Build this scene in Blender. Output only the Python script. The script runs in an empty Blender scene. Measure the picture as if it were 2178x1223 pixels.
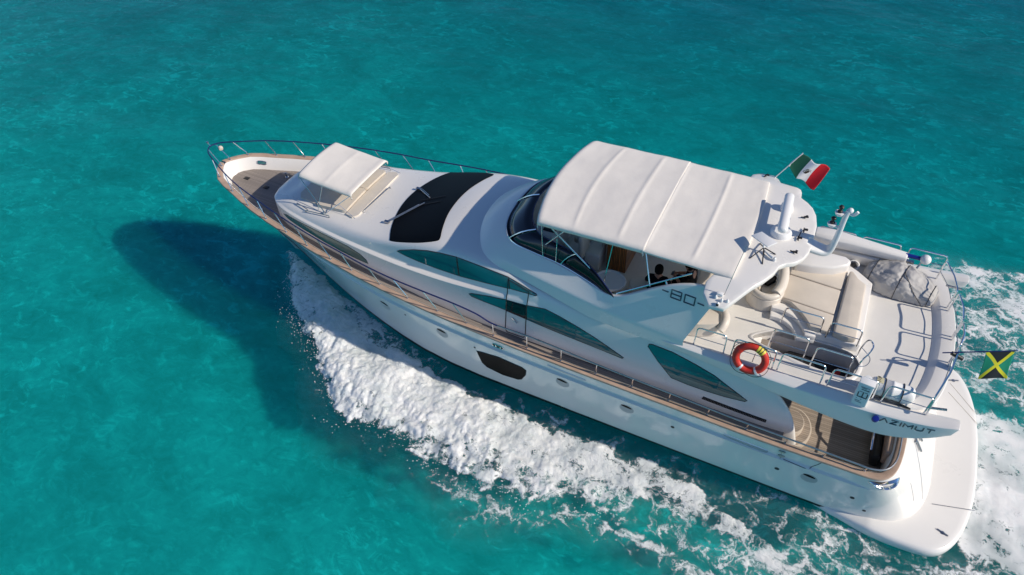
import bpy, bmesh, math, random
import numpy as np
from mathutils import Vector, Matrix
from mathutils.bvhtree import BVHTree
from mathutils.geometry import delaunay_2d_cdt

C = bpy.context.scene.collection
PI = math.pi
R = math.radians

# ------------------------------------------------------------------ camera, sky, sun
CAM = (19.048, -14.3046, 17.3273)
YAW, PIT, ROL, FPX = -0.497, 0.771877, -0.060608, 1531.47
fw = Vector((math.sin(YAW)*math.cos(PIT), math.cos(YAW)*math.cos(PIT), -math.sin(PIT)))
rt = Vector((math.cos(YAW), -math.sin(YAW), 0))
up = rt.cross(fw)
r2 = rt*math.cos(ROL)+up*math.sin(ROL)
u2 = -rt*math.sin(ROL)+up*math.cos(ROL)
cd = bpy.data.cameras.new('camera')
cam = bpy.data.objects.new('camera', cd)
C.objects.link(cam)
m = Matrix((r2, u2, -fw)).transposed().to_4x4()
m.translation = CAM
cam.matrix_world = m
cd.sensor_width = 36
cd.lens = FPX/2178*36
cd.clip_end = 8000
cd.clip_start = 0.1
bpy.context.scene.camera = cam

SUNV = Vector((1.5, 0.07, 1.0)).normalized()      # towards the sun: astern, slightly to starboard
EL = math.asin(SUNV.z)
w = bpy.data.worlds.new('World')
bpy.context.scene.world = w
w.use_nodes = True
nt = w.node_tree
sky = nt.nodes.new('ShaderNodeTexSky')
sky.sky_type = 'NISHITA'
sky.sun_disc = False
sky.sun_elevation = EL
sky.sun_rotation = math.atan2(SUNV.x, SUNV.y)
sky.air_density = 0.7
sky.dust_density = 0.0
sky.ozone_density = 6.0
bg = nt.nodes['Background']
bg.inputs['Strength'].default_value = 0.12
nt.links.new(sky.outputs[0], bg.inputs['Color'])
sd = bpy.data.lights.new('sun', 'SUN')
sd.energy = 4.4
sd.angle = R(0.5)
sd.color = (1.0, 0.905, 0.775)
so = bpy.data.objects.new('sun', sd)
C.objects.link(so)
so.rotation_euler = SUNV.to_track_quat('Z', 'Y').to_euler()
so.location = (40, 10, 40)
sc = bpy.context.scene
sc.view_settings.view_transform = 'Standard'
sc.view_settings.look = 'None'
sc.view_settings.gamma = 1
sc.view_settings.exposure = 0.0
sc.cycles.max_bounces = 8
sc.cycles.transparent_max_bounces = 24
sc.cycles.caustics_reflective = False
sc.cycles.caustics_refractive = False
sc.cycles.use_denoising = True

# ------------------------------------------------------------------ helpers
def pchip(xs, ys):
    xs = np.array(xs, float); ys = np.array(ys, float)
    h = np.diff(xs); d = np.diff(ys)/h
    mm = np.zeros(len(xs))
    for i in range(1, len(xs)-1):
        if d[i-1]*d[i] > 0:
            w1 = 2*h[i]+h[i-1]; w2 = h[i]+2*h[i-1]
            mm[i] = (w1+w2)/(w1/d[i-1]+w2/d[i])
    mm[0] = d[0]; mm[-1] = d[-1]
    def f(x):
        x = np.clip(x, xs[0], xs[-1])
        i = np.clip(np.searchsorted(xs, x)-1, 0, len(h)-1)
        t = (x-xs[i])/h[i]
        return ((2*t**3-3*t**2+1)*ys[i]+(t**3-2*t**2+t)*h[i]*mm[i]
                + (-2*t**3+3*t**2)*ys[i+1]+(t**3-t**2)*h[i]*mm[i+1])
    return f

def sharp(me, ang):
    if ang is None: return
    bm = bmesh.new(); bm.from_mesh(me)
    for e in bm.edges:
        if len(e.link_faces) == 2 and e.calc_face_angle(0) > R(ang): e.smooth = False
    bm.to_mesh(me); bm.free()

def mo(name, verts, faces, mat, parent=None, smooth=True, ang=38, fix=True):
    me = bpy.data.meshes.new(name)
    me.from_pydata([tuple(map(float, v)) for v in verts], [], [tuple(map(int, f)) for f in faces])
    if fix:
        bm = bmesh.new(); bm.from_mesh(me)
        bmesh.ops.recalc_face_normals(bm, faces=bm.faces[:])
        bm.to_mesh(me); bm.free()
    if smooth:
        me.polygons.foreach_set('use_smooth', [True]*len(me.polygons))
        sharp(me, ang)
    o = bpy.data.objects.new(name, me)
    if mat: me.materials.append(mat)
    C.objects.link(o)
    if parent: par(o, parent)
    return o

def par(o, p):
    o.parent = p
    o.matrix_parent_inverse = wm(p).inverted()

def wm(o):
    b = o.matrix_basis.copy()
    if o.parent: return wm(o.parent) @ o.matrix_parent_inverse @ b
    return b

class MB:
    """collects shapes into one mesh"""
    def __init__(s): s.v = []; s.f = []
    def add(s, v, f):
        n = len(s.v); s.v += [Vector(map(float, p)) for p in v]; s.f += [[i+n for i in q] for q in f]; return s
    def grid(s, rows, cu=False, cv=False, cap=False):
        n = len(s.v); a = len(rows); b = len(rows[0])
        for r in rows: s.v += [Vector(map(float, p)) for p in r]
        for i in range(a if cu else a-1):
            for j in range(b if cv else b-1):
                i2 = (i+1) % a; j2 = (j+1) % b
                s.f.append([n+i*b+j, n+i*b+j2, n+i2*b+j2, n+i2*b+j])
        if cap:
            s.f.append([n+j for j in range(b)]); s.f.append([n+(a-1)*b+j for j in range(b)])
        return s
    def tube(s, pts, r, n=8, closed=False, cap=True, round_=0):
        pts = [Vector(p) for p in pts]
        if round_: pts = fillet(pts, round_, closed)
        k = len(pts); rows = []
        rad = r if hasattr(r, '__len__') else [r]*k
        if len(rad) != k: rad = [r[0]]*k
        nrm = None
        for i in range(k):
            if closed: t = pts[(i+1) % k]-pts[i-1]
            else: t = pts[min(i+1, k-1)]-pts[max(i-1, 0)]
            t.normalize()
            if nrm is None:
                a = Vector((0, 0, 1)) if abs(t.z) < .9 else Vector((1, 0, 0))
                nrm = t.cross(a).normalized()
            else:
                nrm = (nrm-t*nrm.dot(t)).normalized()
            b = t.cross(nrm)
            rows.append([pts[i]+(nrm*math.cos(2*PI*j/n)+b*math.sin(2*PI*j/n))*rad[i] for j in range(n)])
        s.grid(rows, cu=closed, cv=True, cap=cap and not closed)
        return s
    def prism(s, poly, z0, z1):
        n = len(poly)
        v = [(p[0], p[1], z0 if len(p) < 3 else p[2]+z0) for p in poly]+[(p[0], p[1], z1 if len(p) < 3 else p[2]+z1) for p in poly]
        f = [list(range(n))[::-1], list(range(n, 2*n))]+[[i, (i+1) % n, n+(i+1) % n, n+i] for i in range(n)]
        return s.add(v, f)
    def box(s, c, d, rot=None):
        c = Vector(c); M = rot if rot is not None else Matrix.Identity(3)
        v = [c+M @ Vector((d[0]*x/2, d[1]*y/2, d[2]*z/2)) for x in (-1, 1) for y in (-1, 1) for z in (-1, 1)]
        return s.add(v, [[0, 1, 3, 2], [4, 6, 7, 5], [0, 4, 5, 1], [2, 3, 7, 6], [0, 2, 6, 4], [1, 5, 7, 3]])
    def lathe(s, c, prof, n=24, axis=None):
        c = Vector(c); q = Vector((0, 0, 1)).rotation_difference(Vector(axis)).to_matrix() if axis is not None else Matrix.Identity(3)
        rows = [[c+q @ Vector((r*math.cos(2*PI*j/n), r*math.sin(2*PI*j/n), z)) for j in range(n)] for r, z in prof]
        return s.grid(rows, cv=True, cap=True)
    def mirror(s):
        n = len(s.v); v = [Vector((p.x, -p.y, p.z)) for p in s.v]
        f = [[i+n for i in q[::-1]] for q in s.f]
        s.v += v; s.f += f; return s
    def build(s, name, mat, parent=None, smooth=True, ang=38, bevel=0, seg=2, weld=True, sub=0, fix=True):
        o = mo(name, s.v, s.f, mat, parent, smooth, None, fix)
        if weld or bevel:
            bm = bmesh.new(); bm.from_mesh(o.data)
            if weld: bmesh.ops.remove_doubles(bm, verts=bm.verts[:], dist=1e-4)
            if fix: bmesh.ops.recalc_face_normals(bm, faces=bm.faces[:])
            if bevel:
                es = [e for e in bm.edges if len(e.link_faces) == 2 and e.calc_face_angle(0) > R(30)]
                bmesh.ops.bevel(bm, geom=es, offset=bevel, segments=seg, profile=.5, affect='EDGES', clamp_overlap=True)
            for f in bm.faces: f.smooth = smooth
            bm.to_mesh(o.data); bm.free()
        if sub: subsurf(o, sub)
        if smooth: sharp(o.data, ang)
        return o

def subsurf(o, lv):
    md = o.modifiers.new('s', 'SUBSURF'); md.levels = lv; md.render_levels = lv
    dg = bpy.context.evaluated_depsgraph_get(); dg.update()
    me = bpy.data.meshes.new_from_object(o.evaluated_get(dg))
    o.modifiers.clear(); old = o.data; o.data = me; me.name = old.name+'_s'
    bpy.data.meshes.remove(old)
    me.polygons.foreach_set('use_smooth', [True]*len(me.polygons))

def fillet(pts, r, closed=False, n=5):
    out = []; k = len(pts)
    for i in range(k):
        if not closed and i in (0, k-1): out.append(pts[i]); continue
        a, b, c = pts[i-1], pts[i], pts[(i+1) % k]
        d1 = (a-b); d2 = (c-b); l = min(r, d1.length*.45, d2.length*.45)
        p = b+d1.normalized()*l; q = b+d2.normalized()*l
        for j in range(n+1):
            t = j/n; out.append(p*(1-t)**2+b*2*t*(1-t)+q*t*t)
    return out

def curve(pts, n=10, closed=False):
    """catmull-rom through points"""
    P = [Vector(p) for p in pts]; k = len(P); out = []
    for i in range(k if closed else k-1):
        p0 = P[i-1] if closed or i > 0 else P[0]*2-P[1]
        p1 = P[i]; p2 = P[(i+1) % k]
        p3 = P[(i+2) % k] if closed or i+2 < k else P[-1]*2-P[-2]
        for j in range(n):
            t = j/n
            out.append(.5*((2*p1)+(p2-p0)*t+(2*p0-5*p1+4*p2-p3)*t*t+(3*p1-p0-3*p2+p3)*t**3))
    if not closed: out.append(P[-1])
    return out

def bvh(*obs):
    V = []; F = []
    for o in obs:
        n = len(V); M = wm(o)
        V += [M @ v.co for v in o.data.vertices]; F += [[i+n for i in p.vertices] for p in o.data.polygons]
    return BVHTree.FromPolygons(V, F)

def patch(name, outline, tree, dirn, mat, parent, off=.006, step=.12, depth=.02, smooth_outline=0, back=6.0):
    """a panel that follows a surface: outline points are 3D, projected along dirn onto the tree"""
    d = Vector(dirn).normalized()
    a = Vector((0, 0, 1)) if abs(d.z) < .8 else Vector((1, 0, 0))
    e1 = d.cross(a).normalized(); e2 = d.cross(e1).normalized()
    P = [Vector(p) for p in outline]
    if smooth_outline: P = curve(P, smooth_outline, True)
    q = [(p.dot(e1), p.dot(e2)) for p in P]; dep = sum(p.dot(d) for p in P)/len(P)
    Q = []
    for i in range(len(q)):
        x0, y0 = q[i]; x1, y1 = q[(i+1) % len(q)]; L = math.hypot(x1-x0, y1-y0); k = max(1, int(L/step))
        Q += [Vector((x0+(x1-x0)*t/k, y0+(y1-y0)*t/k)) for t in range(k)]
    nb = len(Q)
    xs = [p.x for p in Q]; ys = [p.y for p in Q]
    def inside(x, y):
        c = False; j = nb-1
        for i in range(nb):
            if (Q[i].y > y) != (Q[j].y > y) and x < (Q[j].x-Q[i].x)*(y-Q[i].y)/(Q[j].y-Q[i].y)+Q[i].x: c = not c
            j = i
        return c
    I = []
    gx = min(xs)+step/2
    while gx < max(xs):
        gy = min(ys)+step/2
        while gy < max(ys):
            if inside(gx, gy) and min((Q[i]-Vector((gx, gy))).length for i in range(nb)) > step*.4: I.append(Vector((gx, gy)))
            gy += step
        gx += step
    vs, es, fs, *_ = delaunay_2d_cdt(Q+I, [], [list(range(nb))], 1, 1e-5)
    top = []; last = dep
    for v in vs:
        o = e1*v.x+e2*v.y+d*(dep-back)
        h = tree.ray_cast(o, d, back*2)
        if h[0] is not None: last = h[0].dot(d)
        top.append(e1*v.x+e2*v.y+d*(last-off))
    bm = bmesh.new(); bv = [bm.verts.new(p) for p in top]
    for f in fs:
        try: bm.faces.new([bv[i] for i in f])
        except ValueError: pass
    if depth:
        be = [e for e in bm.edges if len(e.link_faces) == 1]
        r = bmesh.ops.extrude_edge_only(bm, edges=be)
        for v in r['geom']:
            if isinstance(v, bmesh.types.BMVert): v.co += d*depth
    bmesh.ops.recalc_face_normals(bm, faces=bm.faces[:])
    bm.normal_update()
    s = sum((f.normal.dot(d)*f.calc_area() for f in bm.faces))
    if s > 0: bmesh.ops.reverse_faces(bm, faces=bm.faces[:])
    me = bpy.data.meshes.new(name); bm.to_mesh(me); bm.free()
    me.polygons.foreach_set('use_smooth', [True]*len(me.polygons)); sharp(me, 50)
    me.materials.append(mat)
    ob = bpy.data.objects.new(name, me); C.objects.link(ob); par(ob, parent)
    return ob

def empty(name, loc=(0, 0, 0), label=None, cat=None, group=None, kind=None):
    o = bpy.data.objects.new(name, None); C.objects.link(o); o.location = loc; o.empty_display_size = .2
    return tag(o, label, cat, group, kind)

def tag(o, label=None, cat=None, group=None, kind=None):
    if label: o['label'] = label
    if cat: o['category'] = cat
    if group: o['group'] = group
    if kind: o['kind'] = kind
    return o

# value noise in numpy
_rs = np.random.RandomState(7)
_T = _rs.rand(256, 256)
def vn(x, y):
    xi = np.floor(x).astype(int); yi = np.floor(y).astype(int); fx = x-xi; fy = y-yi
    fx = fx**3*(fx*(fx*6-15)+10); fy = fy**3*(fy*(fy*6-15)+10)
    g = lambda a, b: _T[a % 256, b % 256]
    return (g(xi, yi)*(1-fx)+g(xi+1, yi)*fx)*(1-fy)+(g(xi, yi+1)*(1-fx)+g(xi+1, yi+1)*fx)*fy
def fbm(x, y, oct=5, gain=.5, lac=2.03):
    a = 1; s = 0; t = 0
    for i in range(oct):
        s = s+a*vn(x+i*17.3, y+i*31.7); t += a; a *= gain; x = x*lac; y = y*lac
    return s/t
def sst(a, b, x):
    t = np.clip((x-a)/(b-a), 0, 1); return t*t*(3-2*t)
# ------------------------------------------------------------------ materials
def newmat(name):
    m = bpy.data.materials.new(name); m.use_nodes = True
    return m, m.node_tree, m.node_tree.nodes['Principled BSDF']
def coords(nt, scale=(1, 1, 1), out='Object'):
    tc = nt.nodes.new('ShaderNodeTexCoord'); mp = nt.nodes.new('ShaderNodeMapping')
    mp.inputs['Scale'].default_value = scale
    nt.links.new(tc.outputs[out], mp.inputs[0]); return mp.outputs[0]
def noise(nt, vec, scale, detail=4, rough=.5, dist=0):
    n = nt.nodes.new('ShaderNodeTexNoise')
    n.inputs['Scale'].default_value = scale; n.inputs['Detail'].default_value = detail
    n.inputs['Roughness'].default_value = rough; n.inputs['Distortion'].default_value = dist
    if vec is not None: nt.links.new(vec, n.inputs['Vector'])
    return n
def ramp(nt, fac, stops):
    r = nt.nodes.new('ShaderNodeValToRGB'); e = r.color_ramp.elements
    e[0].position, e[0].color = stops[0][0], stops[0][1]
    e[1].position, e[1].color = stops[-1][0], stops[-1][1]
    for p, c in stops[1:-1]:
        k = e.new(p); k.color = c
    nt.links.new(fac, r.inputs[0]); return r
def c4(c): return (c[0], c[1], c[2], 1)
def simple(name, col, rough=.4, metal=0, var=.06, vscale=3, coat=0, bump=0, bscale=40, spec=.5):
    m, nt, b = newmat(name)
    v = coords(nt)
    n = noise(nt, v, vscale, 5, .6)
    lo = [max(0, x*(1-var)) for x in col]; hi = [min(1, x*(1+var)) for x in col]
    r = ramp(nt, n.outputs[0], [(.3, c4(lo)), (.7, c4(hi))])
    nt.links.new(r.outputs[0], b.inputs['Base Color'])
    rr = ramp(nt, n.outputs[0], [(.3, (rough*.85,)*3+(1,)), (.75, (min(1, rough*1.2),)*3+(1,))])
    nt.links.new(rr.outputs[0], b.inputs['Roughness'])
    b.inputs['Metallic'].default_value = metal
    b.inputs['Coat Weight'].default_value = coat
    b.inputs['Specular IOR Level'].default_value = spec
    if bump:
        bn = noise(nt, v, bscale, 4, .6); bp = nt.nodes.new('ShaderNodeBump')
        bp.inputs['Strength'].default_value = bump; bp.inputs['Distance'].default_value = .01
        nt.links.new(bn.outputs[0], bp.inputs['Height']); nt.links.new(bp.outputs[0], b.inputs['Normal'])
    return m
M = {}
M['gel'] = simple('gelcoat_white', (.81, .785, .745), .30, var=.025, vscale=.7, coat=.25)
M['hull'] = simple('hull_white', (.82, .80, .755), .16, var=.02, vscale=.5, coat=.6)
M['deck'] = simple('nonskid_white', (.72, .70, .66), .6, var=.04, vscale=1.5, bump=.15, bscale=160)
M['canvas'] = simple('canvas_white', (.76, .72, .665), .8, var=.035, vscale=1.2, bump=.35, bscale=9)
M['cushion'] = simple('cushion_cream', (.66, .59, .50), .62, var=.05, vscale=2.5, bump=.25, bscale=14)
M['vinyl'] = simple('vinyl_cream', (.68, .62, .54), .42, var=.04, vscale=3, bump=.1, bscale=20)
M['steel'] = simple('polished_steel', (.75, .76, .78), .12, 1, var=.04)
M['steel_d'] = simple('dull_steel', (.45, .46, .48), .3, 1, var=.1)
M['black'] = simple('black_rubber', (.012, .012, .014), .5, var=.2)
M['dark'] = simple('dark_interior', (.02, .02, .022), .5, var=.4, vscale=6)
M['boot'] = simple('black_boot_stripe', (.006, .007, .009), .3)
M['red'] = simple('red_foam_ring', (.62, .035, .02), .45, var=.12, vscale=8, bump=.2, bscale=30)
M['yellow'] = simple('yellow_tape', (.75, .6, .06), .5)
M['white'] = simple('white_plastic', (.8, .8, .79), .35, var=.03)
M['capteak'] = simple('varnished_teak_cap', (.45, .32, .24), .5, var=.13, vscale=4, bump=.1)
M['wood'] = None
M['grey_tarp'] = simple('grey_tarpaulin', (.46, .445, .425), .7, var=.08, vscale=3, bump=.35, bscale=14)
M['shirt'] = simple('black_shirt', (.005, .005, .006), .95, bump=.3, bscale=30, spec=.1)
M['skin'] = simple('skin', (.36, .17, .11), .5, var=.1)
M['hair'] = simple('black_hair', (.004, .0035, .003), .9, spec=.1)
M['letter'] = simple('dark_teal_lettering', (.035, .07, .09), .3)
M['blue'] = simple('blue_plastic', (.005, .02, .22), .3)
M['blue_line'] = simple('blue_rail_cover', (.006, .012, .10), .35)
M['fender'] = simple('white_fender', (.75, .74, .66), .4)

def planks(name, col, dark, w, rough=.6, axis=1, grain=.25, caulk=.10):
    m, nt, b = newmat(name)
    v = coords(nt)
    sx = nt.nodes.new('ShaderNodeSeparateXYZ'); nt.links.new(v, sx.inputs[0])
    mul = nt.nodes.new('ShaderNodeMath'); mul.operation = 'DIVIDE'; mul.inputs[1].default_value = w
    nt.links.new(sx.outputs[axis], mul.inputs[0])
    fl = nt.nodes.new('ShaderNodeMath'); fl.operation = 'FLOOR'; nt.links.new(mul.outputs[0], fl.inputs[0])
    fr = nt.nodes.new('ShaderNodeMath'); fr.operation = 'FRACT'; nt.links.new(mul.outputs[0], fr.inputs[0])
    wn = nt.nodes.new('ShaderNodeTexWhiteNoise'); wn.noise_dimensions = '1D'; nt.links.new(fl.outputs[0], wn.inputs['W'])
    st = [6, 6, 6]; st[1-axis if axis < 2 else 0] = .8; st[axis] = 30
    n = noise(nt, coords(nt, st), 1, 5, .65)
    ad = nt.nodes.new('ShaderNodeMath'); ad.operation = 'MULTIPLY_ADD'; ad.inputs[1].default_value = .45
    nt.links.new(wn.outputs['Value'], ad.inputs[0]); nt.links.new(n.outputs[0], ad.inputs[2])
    lo = [x*(1-grain) for x in col]; hi = [x*(1+grain) for x in col]
    r = ramp(nt, ad.outputs[0], [(.35, c4(lo)), (1.0, c4(hi))])
    lt = nt.nodes.new('ShaderNodeMath'); lt.operation = 'LESS_THAN'; lt.inputs[1].default_value = caulk
    nt.links.new(fr.outputs[0], lt.inputs[0])
    mx = nt.nodes.new('ShaderNodeMix'); mx.data_type = 'RGBA'
    nt.links.new(lt.outputs[0], mx.inputs[0]); nt.links.new(r.outputs[0], mx.inputs[6]); mx.inputs[7].default_value = c4(dark)
    nt.links.new(mx.outputs[2], b.inputs['Base Color'])
    b.inputs['Roughness'].default_value = rough
    return m
M['teak'] = planks('teak_deck', (.33, .275, .225), (.09, .08, .07), .062)
M['teak_fore'] = planks('weathered_teak', (.26, .225, .20), (.10, .09, .08), .058, caulk=.14, grain=.18)
M['wood'] = planks('zebra_wood', (.40, .14, .035), (.12, .035, .012), .045, .3, axis=0, grain=.7, caulk=.3)

def glass(name, col, rough=.03, spec=.5, coat=0):
    m, nt, b = newmat(name)
    n = noise(nt, coords(nt), .8, 3)
    r = ramp(nt, n.outputs[0], [(.3, c4([x*.7 for x in col])), (.7, c4([x*1.3 for x in col]))])
    nt.links.new(r.outputs[0], b.inputs['Base Color'])
    b.inputs['Roughness'].default_value = rough; b.inputs['Specular IOR Level'].default_value = spec
    b.inputs['Coat Weight'].default_value = coat
    return m
M['glass'] = glass('sea_reflection_glass', (.006, .14, .15), .03, 1.0, 0)  # teal base colour carries the reflection of the sea
M['glass_d'] = glass('black_windscreen_glass', (.0015, .0018, .0025), .5, .12)
M['glass_n'] = glass('navy_screen_glass', (.004, .006, .016), .06, .5)
# ------------------------------------------------------------------ the yacht
yacht = empty('motor_yacht', (12, 0, 0), 'large white motor yacht with teak decks and a flybridge speeding across turquoise water', 'yacht')

ysf = pchip([0, .1, .25, .57, 1.5, 2.47, 3.44, 4.43, 5.41, 6.43, 8, 10, 12, 14, 18, 21, 21.6],
            [.04, .25, .46, .80, 1.19, 1.55, 1.83, 2.06, 2.29, 2.48, 2.74, 2.94, 3.04, 3.09, 3.11, 3.09, 3.08])
zsf = pchip([0, 6, 10, 13, 17, 20, 24], [3.26, 2.96, 2.77, 2.62, 2.46, 2.34, 2.30])
ycf = pchip([0, 1, 2.5, 4, 5.5, 7, 8.5, 10, 11.3, 13, 16, 22], [.0, .25, .68, 1.15, 1.62, 2.05, 2.42, 2.68, 2.78, 2.80, 2.82, 2.86])
zcf = pchip([0, 3, 7, 11, 16, 22], [.75, .62, .5, .36, .26, .16])
pwf = pchip([0, 3, 7, 11, 15, 22], [1.5, 1.45, 1.2, .95, .8, .75])
rakef = lambda x: 1.55*np.clip(1-x/9.5, 0, 1)**1.5

XC = 21.5
def hull_pt(x, s, y_extra=0):
    """s: 0 chine .. 1 cap ; x: nominal station"""
    zs, zc = zsf(x), zcf(x)
    z = zc+(zs-zc)*s
    y = ycf(x)+(ysf(x)-ycf(x))*s**pwf(x)
    return (x+rakef(x)*(1-s), y+y_extra, z)
def corner_pt(t, s):
    """aft quarter and transom; t 0..1 from quarter to centreline"""
    th = t*PI/2
    zs, zc = zsf(22), zcf(22)
    z = zc+(zs-zc)*s
    yb = ycf(22)+(ysf(21.5)-ycf(22))*s**.75
    a = 1.12+1.32*(1-s)**.85
    n = 5.0-1.6*(1-s)
    return (XC+a*math.sin(th)**(2/n), yb*math.cos(th)**(2/n), z)
def hull_full(s, dy=0, dz=0, inset=0):
    row = []
    for x in XS:
        p = hull_pt(x, s); row.append(Vector(p))
    for t in TC: row.append(Vector(corner_pt(t, s)))
    return row
XS = [0, .06, .15, .3, .6, 1, 1.5, 2, 2.7, 3.5, 4.5, 5.5, 6.5, 7.5, 8.5, 9.5, 10.5, 11.5, 13, 14.5, 16, 17.5, 19, 20, 21, 21.5]
TC = [.03, .07, .12, .18, .25, .33, .42, .5, .58, .66, .75, .85, 1.0]
SS = [0, .12, .25, .4, .55, .66, .74, .78]
hb = MB()
def SK(x): return 1-.53/(zsf(x)-zcf(x))                     # knuckle height as s
rows = []
for k in [0, .15, .3, .45, .6, .72, .82, .91, 1.0]:
    row = [Vector(hull_pt(x, SK(x)*k)) for x in XS]+[Vector(corner_pt(t, SK(22)*k)) for t in TC]
    rows.append(row)
# knuckle: ledge steps outwards and upwards, fading out at the quarter
fade = [min(1, max(0, (x-4.5)/3)) for x in XS]+[max(0, 1-t*12) for t in TC]
def shift(row, d, dz, f=None):
    out = []
    for i, p in enumerate(row):
        a = row[max(i-1, 0)]; b = row[min(i+1, len(row)-1)]; t = (b-a); n = Vector((-t.y, t.x, 0))
        if n.length > 1e-6: n.normalize()
        if i == len(row)-1: n = Vector((1, 0, 0))
        if i == 0: n = Vector((-.7, .7, 0))
        if n.y < 0 and n.x < 0: n = -n
        out.append(p+n*d*(fade[i] if f else 1)+Vector((0, 0, dz*(fade[i] if f else 1))))
    return out
kn = rows[-1]
rows.append(shift(kn, .026, .006, 1))
r1 = shift(kn, -.030, .062, 1); rows.append(r1); rows.append(shift(kn, -.031, .085, 1))
for k in [.45, 1.0]:
    row = [Vector(hull_pt(x, SK(x)+(1-SK(x))*(.26+.74*k))) for x in XS]+[Vector(corner_pt(t, SK(22)+(1-SK(22))*(.26+.74*k))) for t in TC]
    rows.append(row)
caprow = rows[-1]
# bottom
bot = []
for f in (.5, 0):
    row = [Vector((p.x+.25*(1-f)*(1 if i < 10 else 0), p.y*f, p.z-(1-f)*(.75 if i > 3 else .3))) for i, p in enumerate(rows[0])]
    bot.append(row)
hb.grid(bot[::-1]+rows)
hb.mirror()
hull = hb.build('hull', M['hull'], yacht, ang=30)
HB = bvh(hull)

# black boot stripe along the chine
m = MB()
c0 = rows[0][3:len(XS)]
m.grid([[p+Vector((0, .006, -.02)) for p in c0], [p+Vector((0, .016, .095 if p.x > 7 else .03+.008*max(0, p.x-3))) for p in c0], [p+Vector((0, -.02, .095 if p.x > 7 else .03+.008*max(0, p.x-3))) for p in c0]])
m.mirror().build('boot_stripe', M['boot'], hull)
for sg in (1, -1):
    MB().tube([Vector((p.x, (p.y+.004)*sg, p.z-.012)) for i, p in enumerate(shift(kn, .006, .0, 1)) if 6.0 < p.x < 21.4], .0075, 6).build('rub_line', M['steel_d'], hull, weld=False)

# sheer: teak cap rail all round
def offset_in(row, d):
    out = []
    n = len(row)
    for i, p in enumerate(row):
        a = row[max(i-1, 0)]; b = row[min(i+1, n-1)]
        t = (b-a); nn = Vector((-t.y, t.x, 0)).normalized()
        if i == 0: nn = Vector((-1, 0, 0))
        if i == n-1: nn = Vector((1, 0, 0))
        q = p-nn*d
        if q.y < 0: q.y = 0
        out.append(q)
    return out
capw = [.18 if p.x < 3 else .18 for p in caprow]
def cap_ring(d, dz): return [p+Vector((0, 0, dz)) for p in offset_in(caprow, d)]
m = MB()
m.grid([cap_ring(-.035, -.03), cap_ring(-.045, .0), cap_ring(-.03, .03), cap_ring(.125, .035), cap_ring(.14, .02), cap_ring(.17, -.03)])
m.mirror().build('teak_cap_rail', M['capteak'], yacht, ang=50)

# bulwark inside, sloping more at the bow
def ring_at(dfun, zfun):
    off = []
    n = len(caprow)
    for i, p in enumerate(caprow):
        q = offset_in(caprow, dfun(p.x))[i]
        off.append(Vector((q.x, q.y, p.z+zfun(p.x))))
    return off
din = pchip([0, 3, 5, 7, 23], [.34, .33, .28, .23, .23])
zin = lambda x: -.42+.12*min(1, max(0, (x-3)/4))
inner = ring_at(lambda x: float(din(x)), zin)
# keep ring inside: clamp nose
inner = [Vector((max(p.x, .47), 0 if i == 0 else p.y, p.z)) for i, p in enumerate(inner)]
def snap(row): return [Vector((q.x, 0 if i in (0, len(row)-1) else q.y, q.z)) for i, q in enumerate(row)]
m = MB(); m.grid([snap(cap_ring(.165, .0)), snap(cap_ring(.19, -.02)), snap(inner)])
NI = [i for i, p in enumerate(caprow) if p.x <= 19.9][-1]
bul = m.mirror().build('bulwark', M['gel'], yacht, ang=50)

# decks: teak sheet from bow to the cockpit bulkhead
di = [p for p in inner if p.x < 20.4]
m = MB()
rowsd = []
for f in (1, .85, .6, .3, 0): rowsd.append([Vector((p.x, p.y*f, p.z+.012)) for p in di])
m.grid(rowsd); m.mirror()
deck = m.build('teak_deck', M['teak_fore'], yacht, smooth=False)
# cockpit well (sole 1.45)
ZS = 1.45
ck = [p for p in inner if p.x >= 20.2]
m = MB()
wl = [[Vector((p.x, p.y, p.z+.01)) for p in ck], [Vector((p.x, p.y-.02 if p.y > .02 else p.y, ZS)) for p in ck]]
m.grid(wl)
m.mirror().build('cockpit_lining', M['gel'], yacht, ang=40)
m = MB()
m.grid([[Vector((p.x, p.y*f, ZS+.004)) for p in [Vector((18.9, ck[0].y, 0))]+ck] for f in (1, .5, 0)]); m.mirror()
m.build('cockpit_deck', M['teak'], yacht, smooth=False)

# swim platform
pl = [(21.2, 2.80), (21.7, 2.98), (22.3, 3.14), (22.7, 3.2), (23.2, 3.22), (23.8, 3.18), (24.15, 3.02), (24.4, 2.7), (24.6, 2.2), (24.75, 1.5), (24.82, .7), (24.83, 0)]
pl = [Vector((x, y, 0)) for x, y in pl]
pc = curve(pl, 5)
def inset(row, d):
    out = []
    for i, p in enumerate(row):
        a = row[max(i-1, 0)]; b = row[min(i+1, len(row)-1)]; t = b-a
        out.append(p-Vector((-t.y, t.x, 0)).normalized()*d if (Vector((-t.y, t.x, 0)).normalized().dot(p-Vector((22.5, 0, 0))) > 0) else p+Vector((-t.y, t.x, 0)).normalized()*d)
    return [Vector((q.x, max(q.y, 0), 0)) for q in out]
def lev(row, z): return [Vector((p.x, p.y, z-(.22*max(0, 1-(p.x-21.2)/1.3) if z > .2 else 0))) for p in row]
m = MB()
m.grid([lev(inset(pc, .35), -.12), lev(inset(pc, .12), .0), lev(inset(pc, .02), .14), lev(pc, .28), lev(inset(pc, .005), .36), lev(inset(pc, .03), .42), lev(inset(pc, .09), .452), lev(inset(pc, .2), .46)]
       + [[Vector((21.9+(p.x-21.9)*f, p.y*f, q.z)) for p, q in zip(inset(pc, .2), lev(inset(pc, .2), .46))] for f in (.7, .35, 0.05)])
m.mirror()
plat = m.build('swim_platform', M['gel'], yacht, ang=50)
m = MB()
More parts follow.
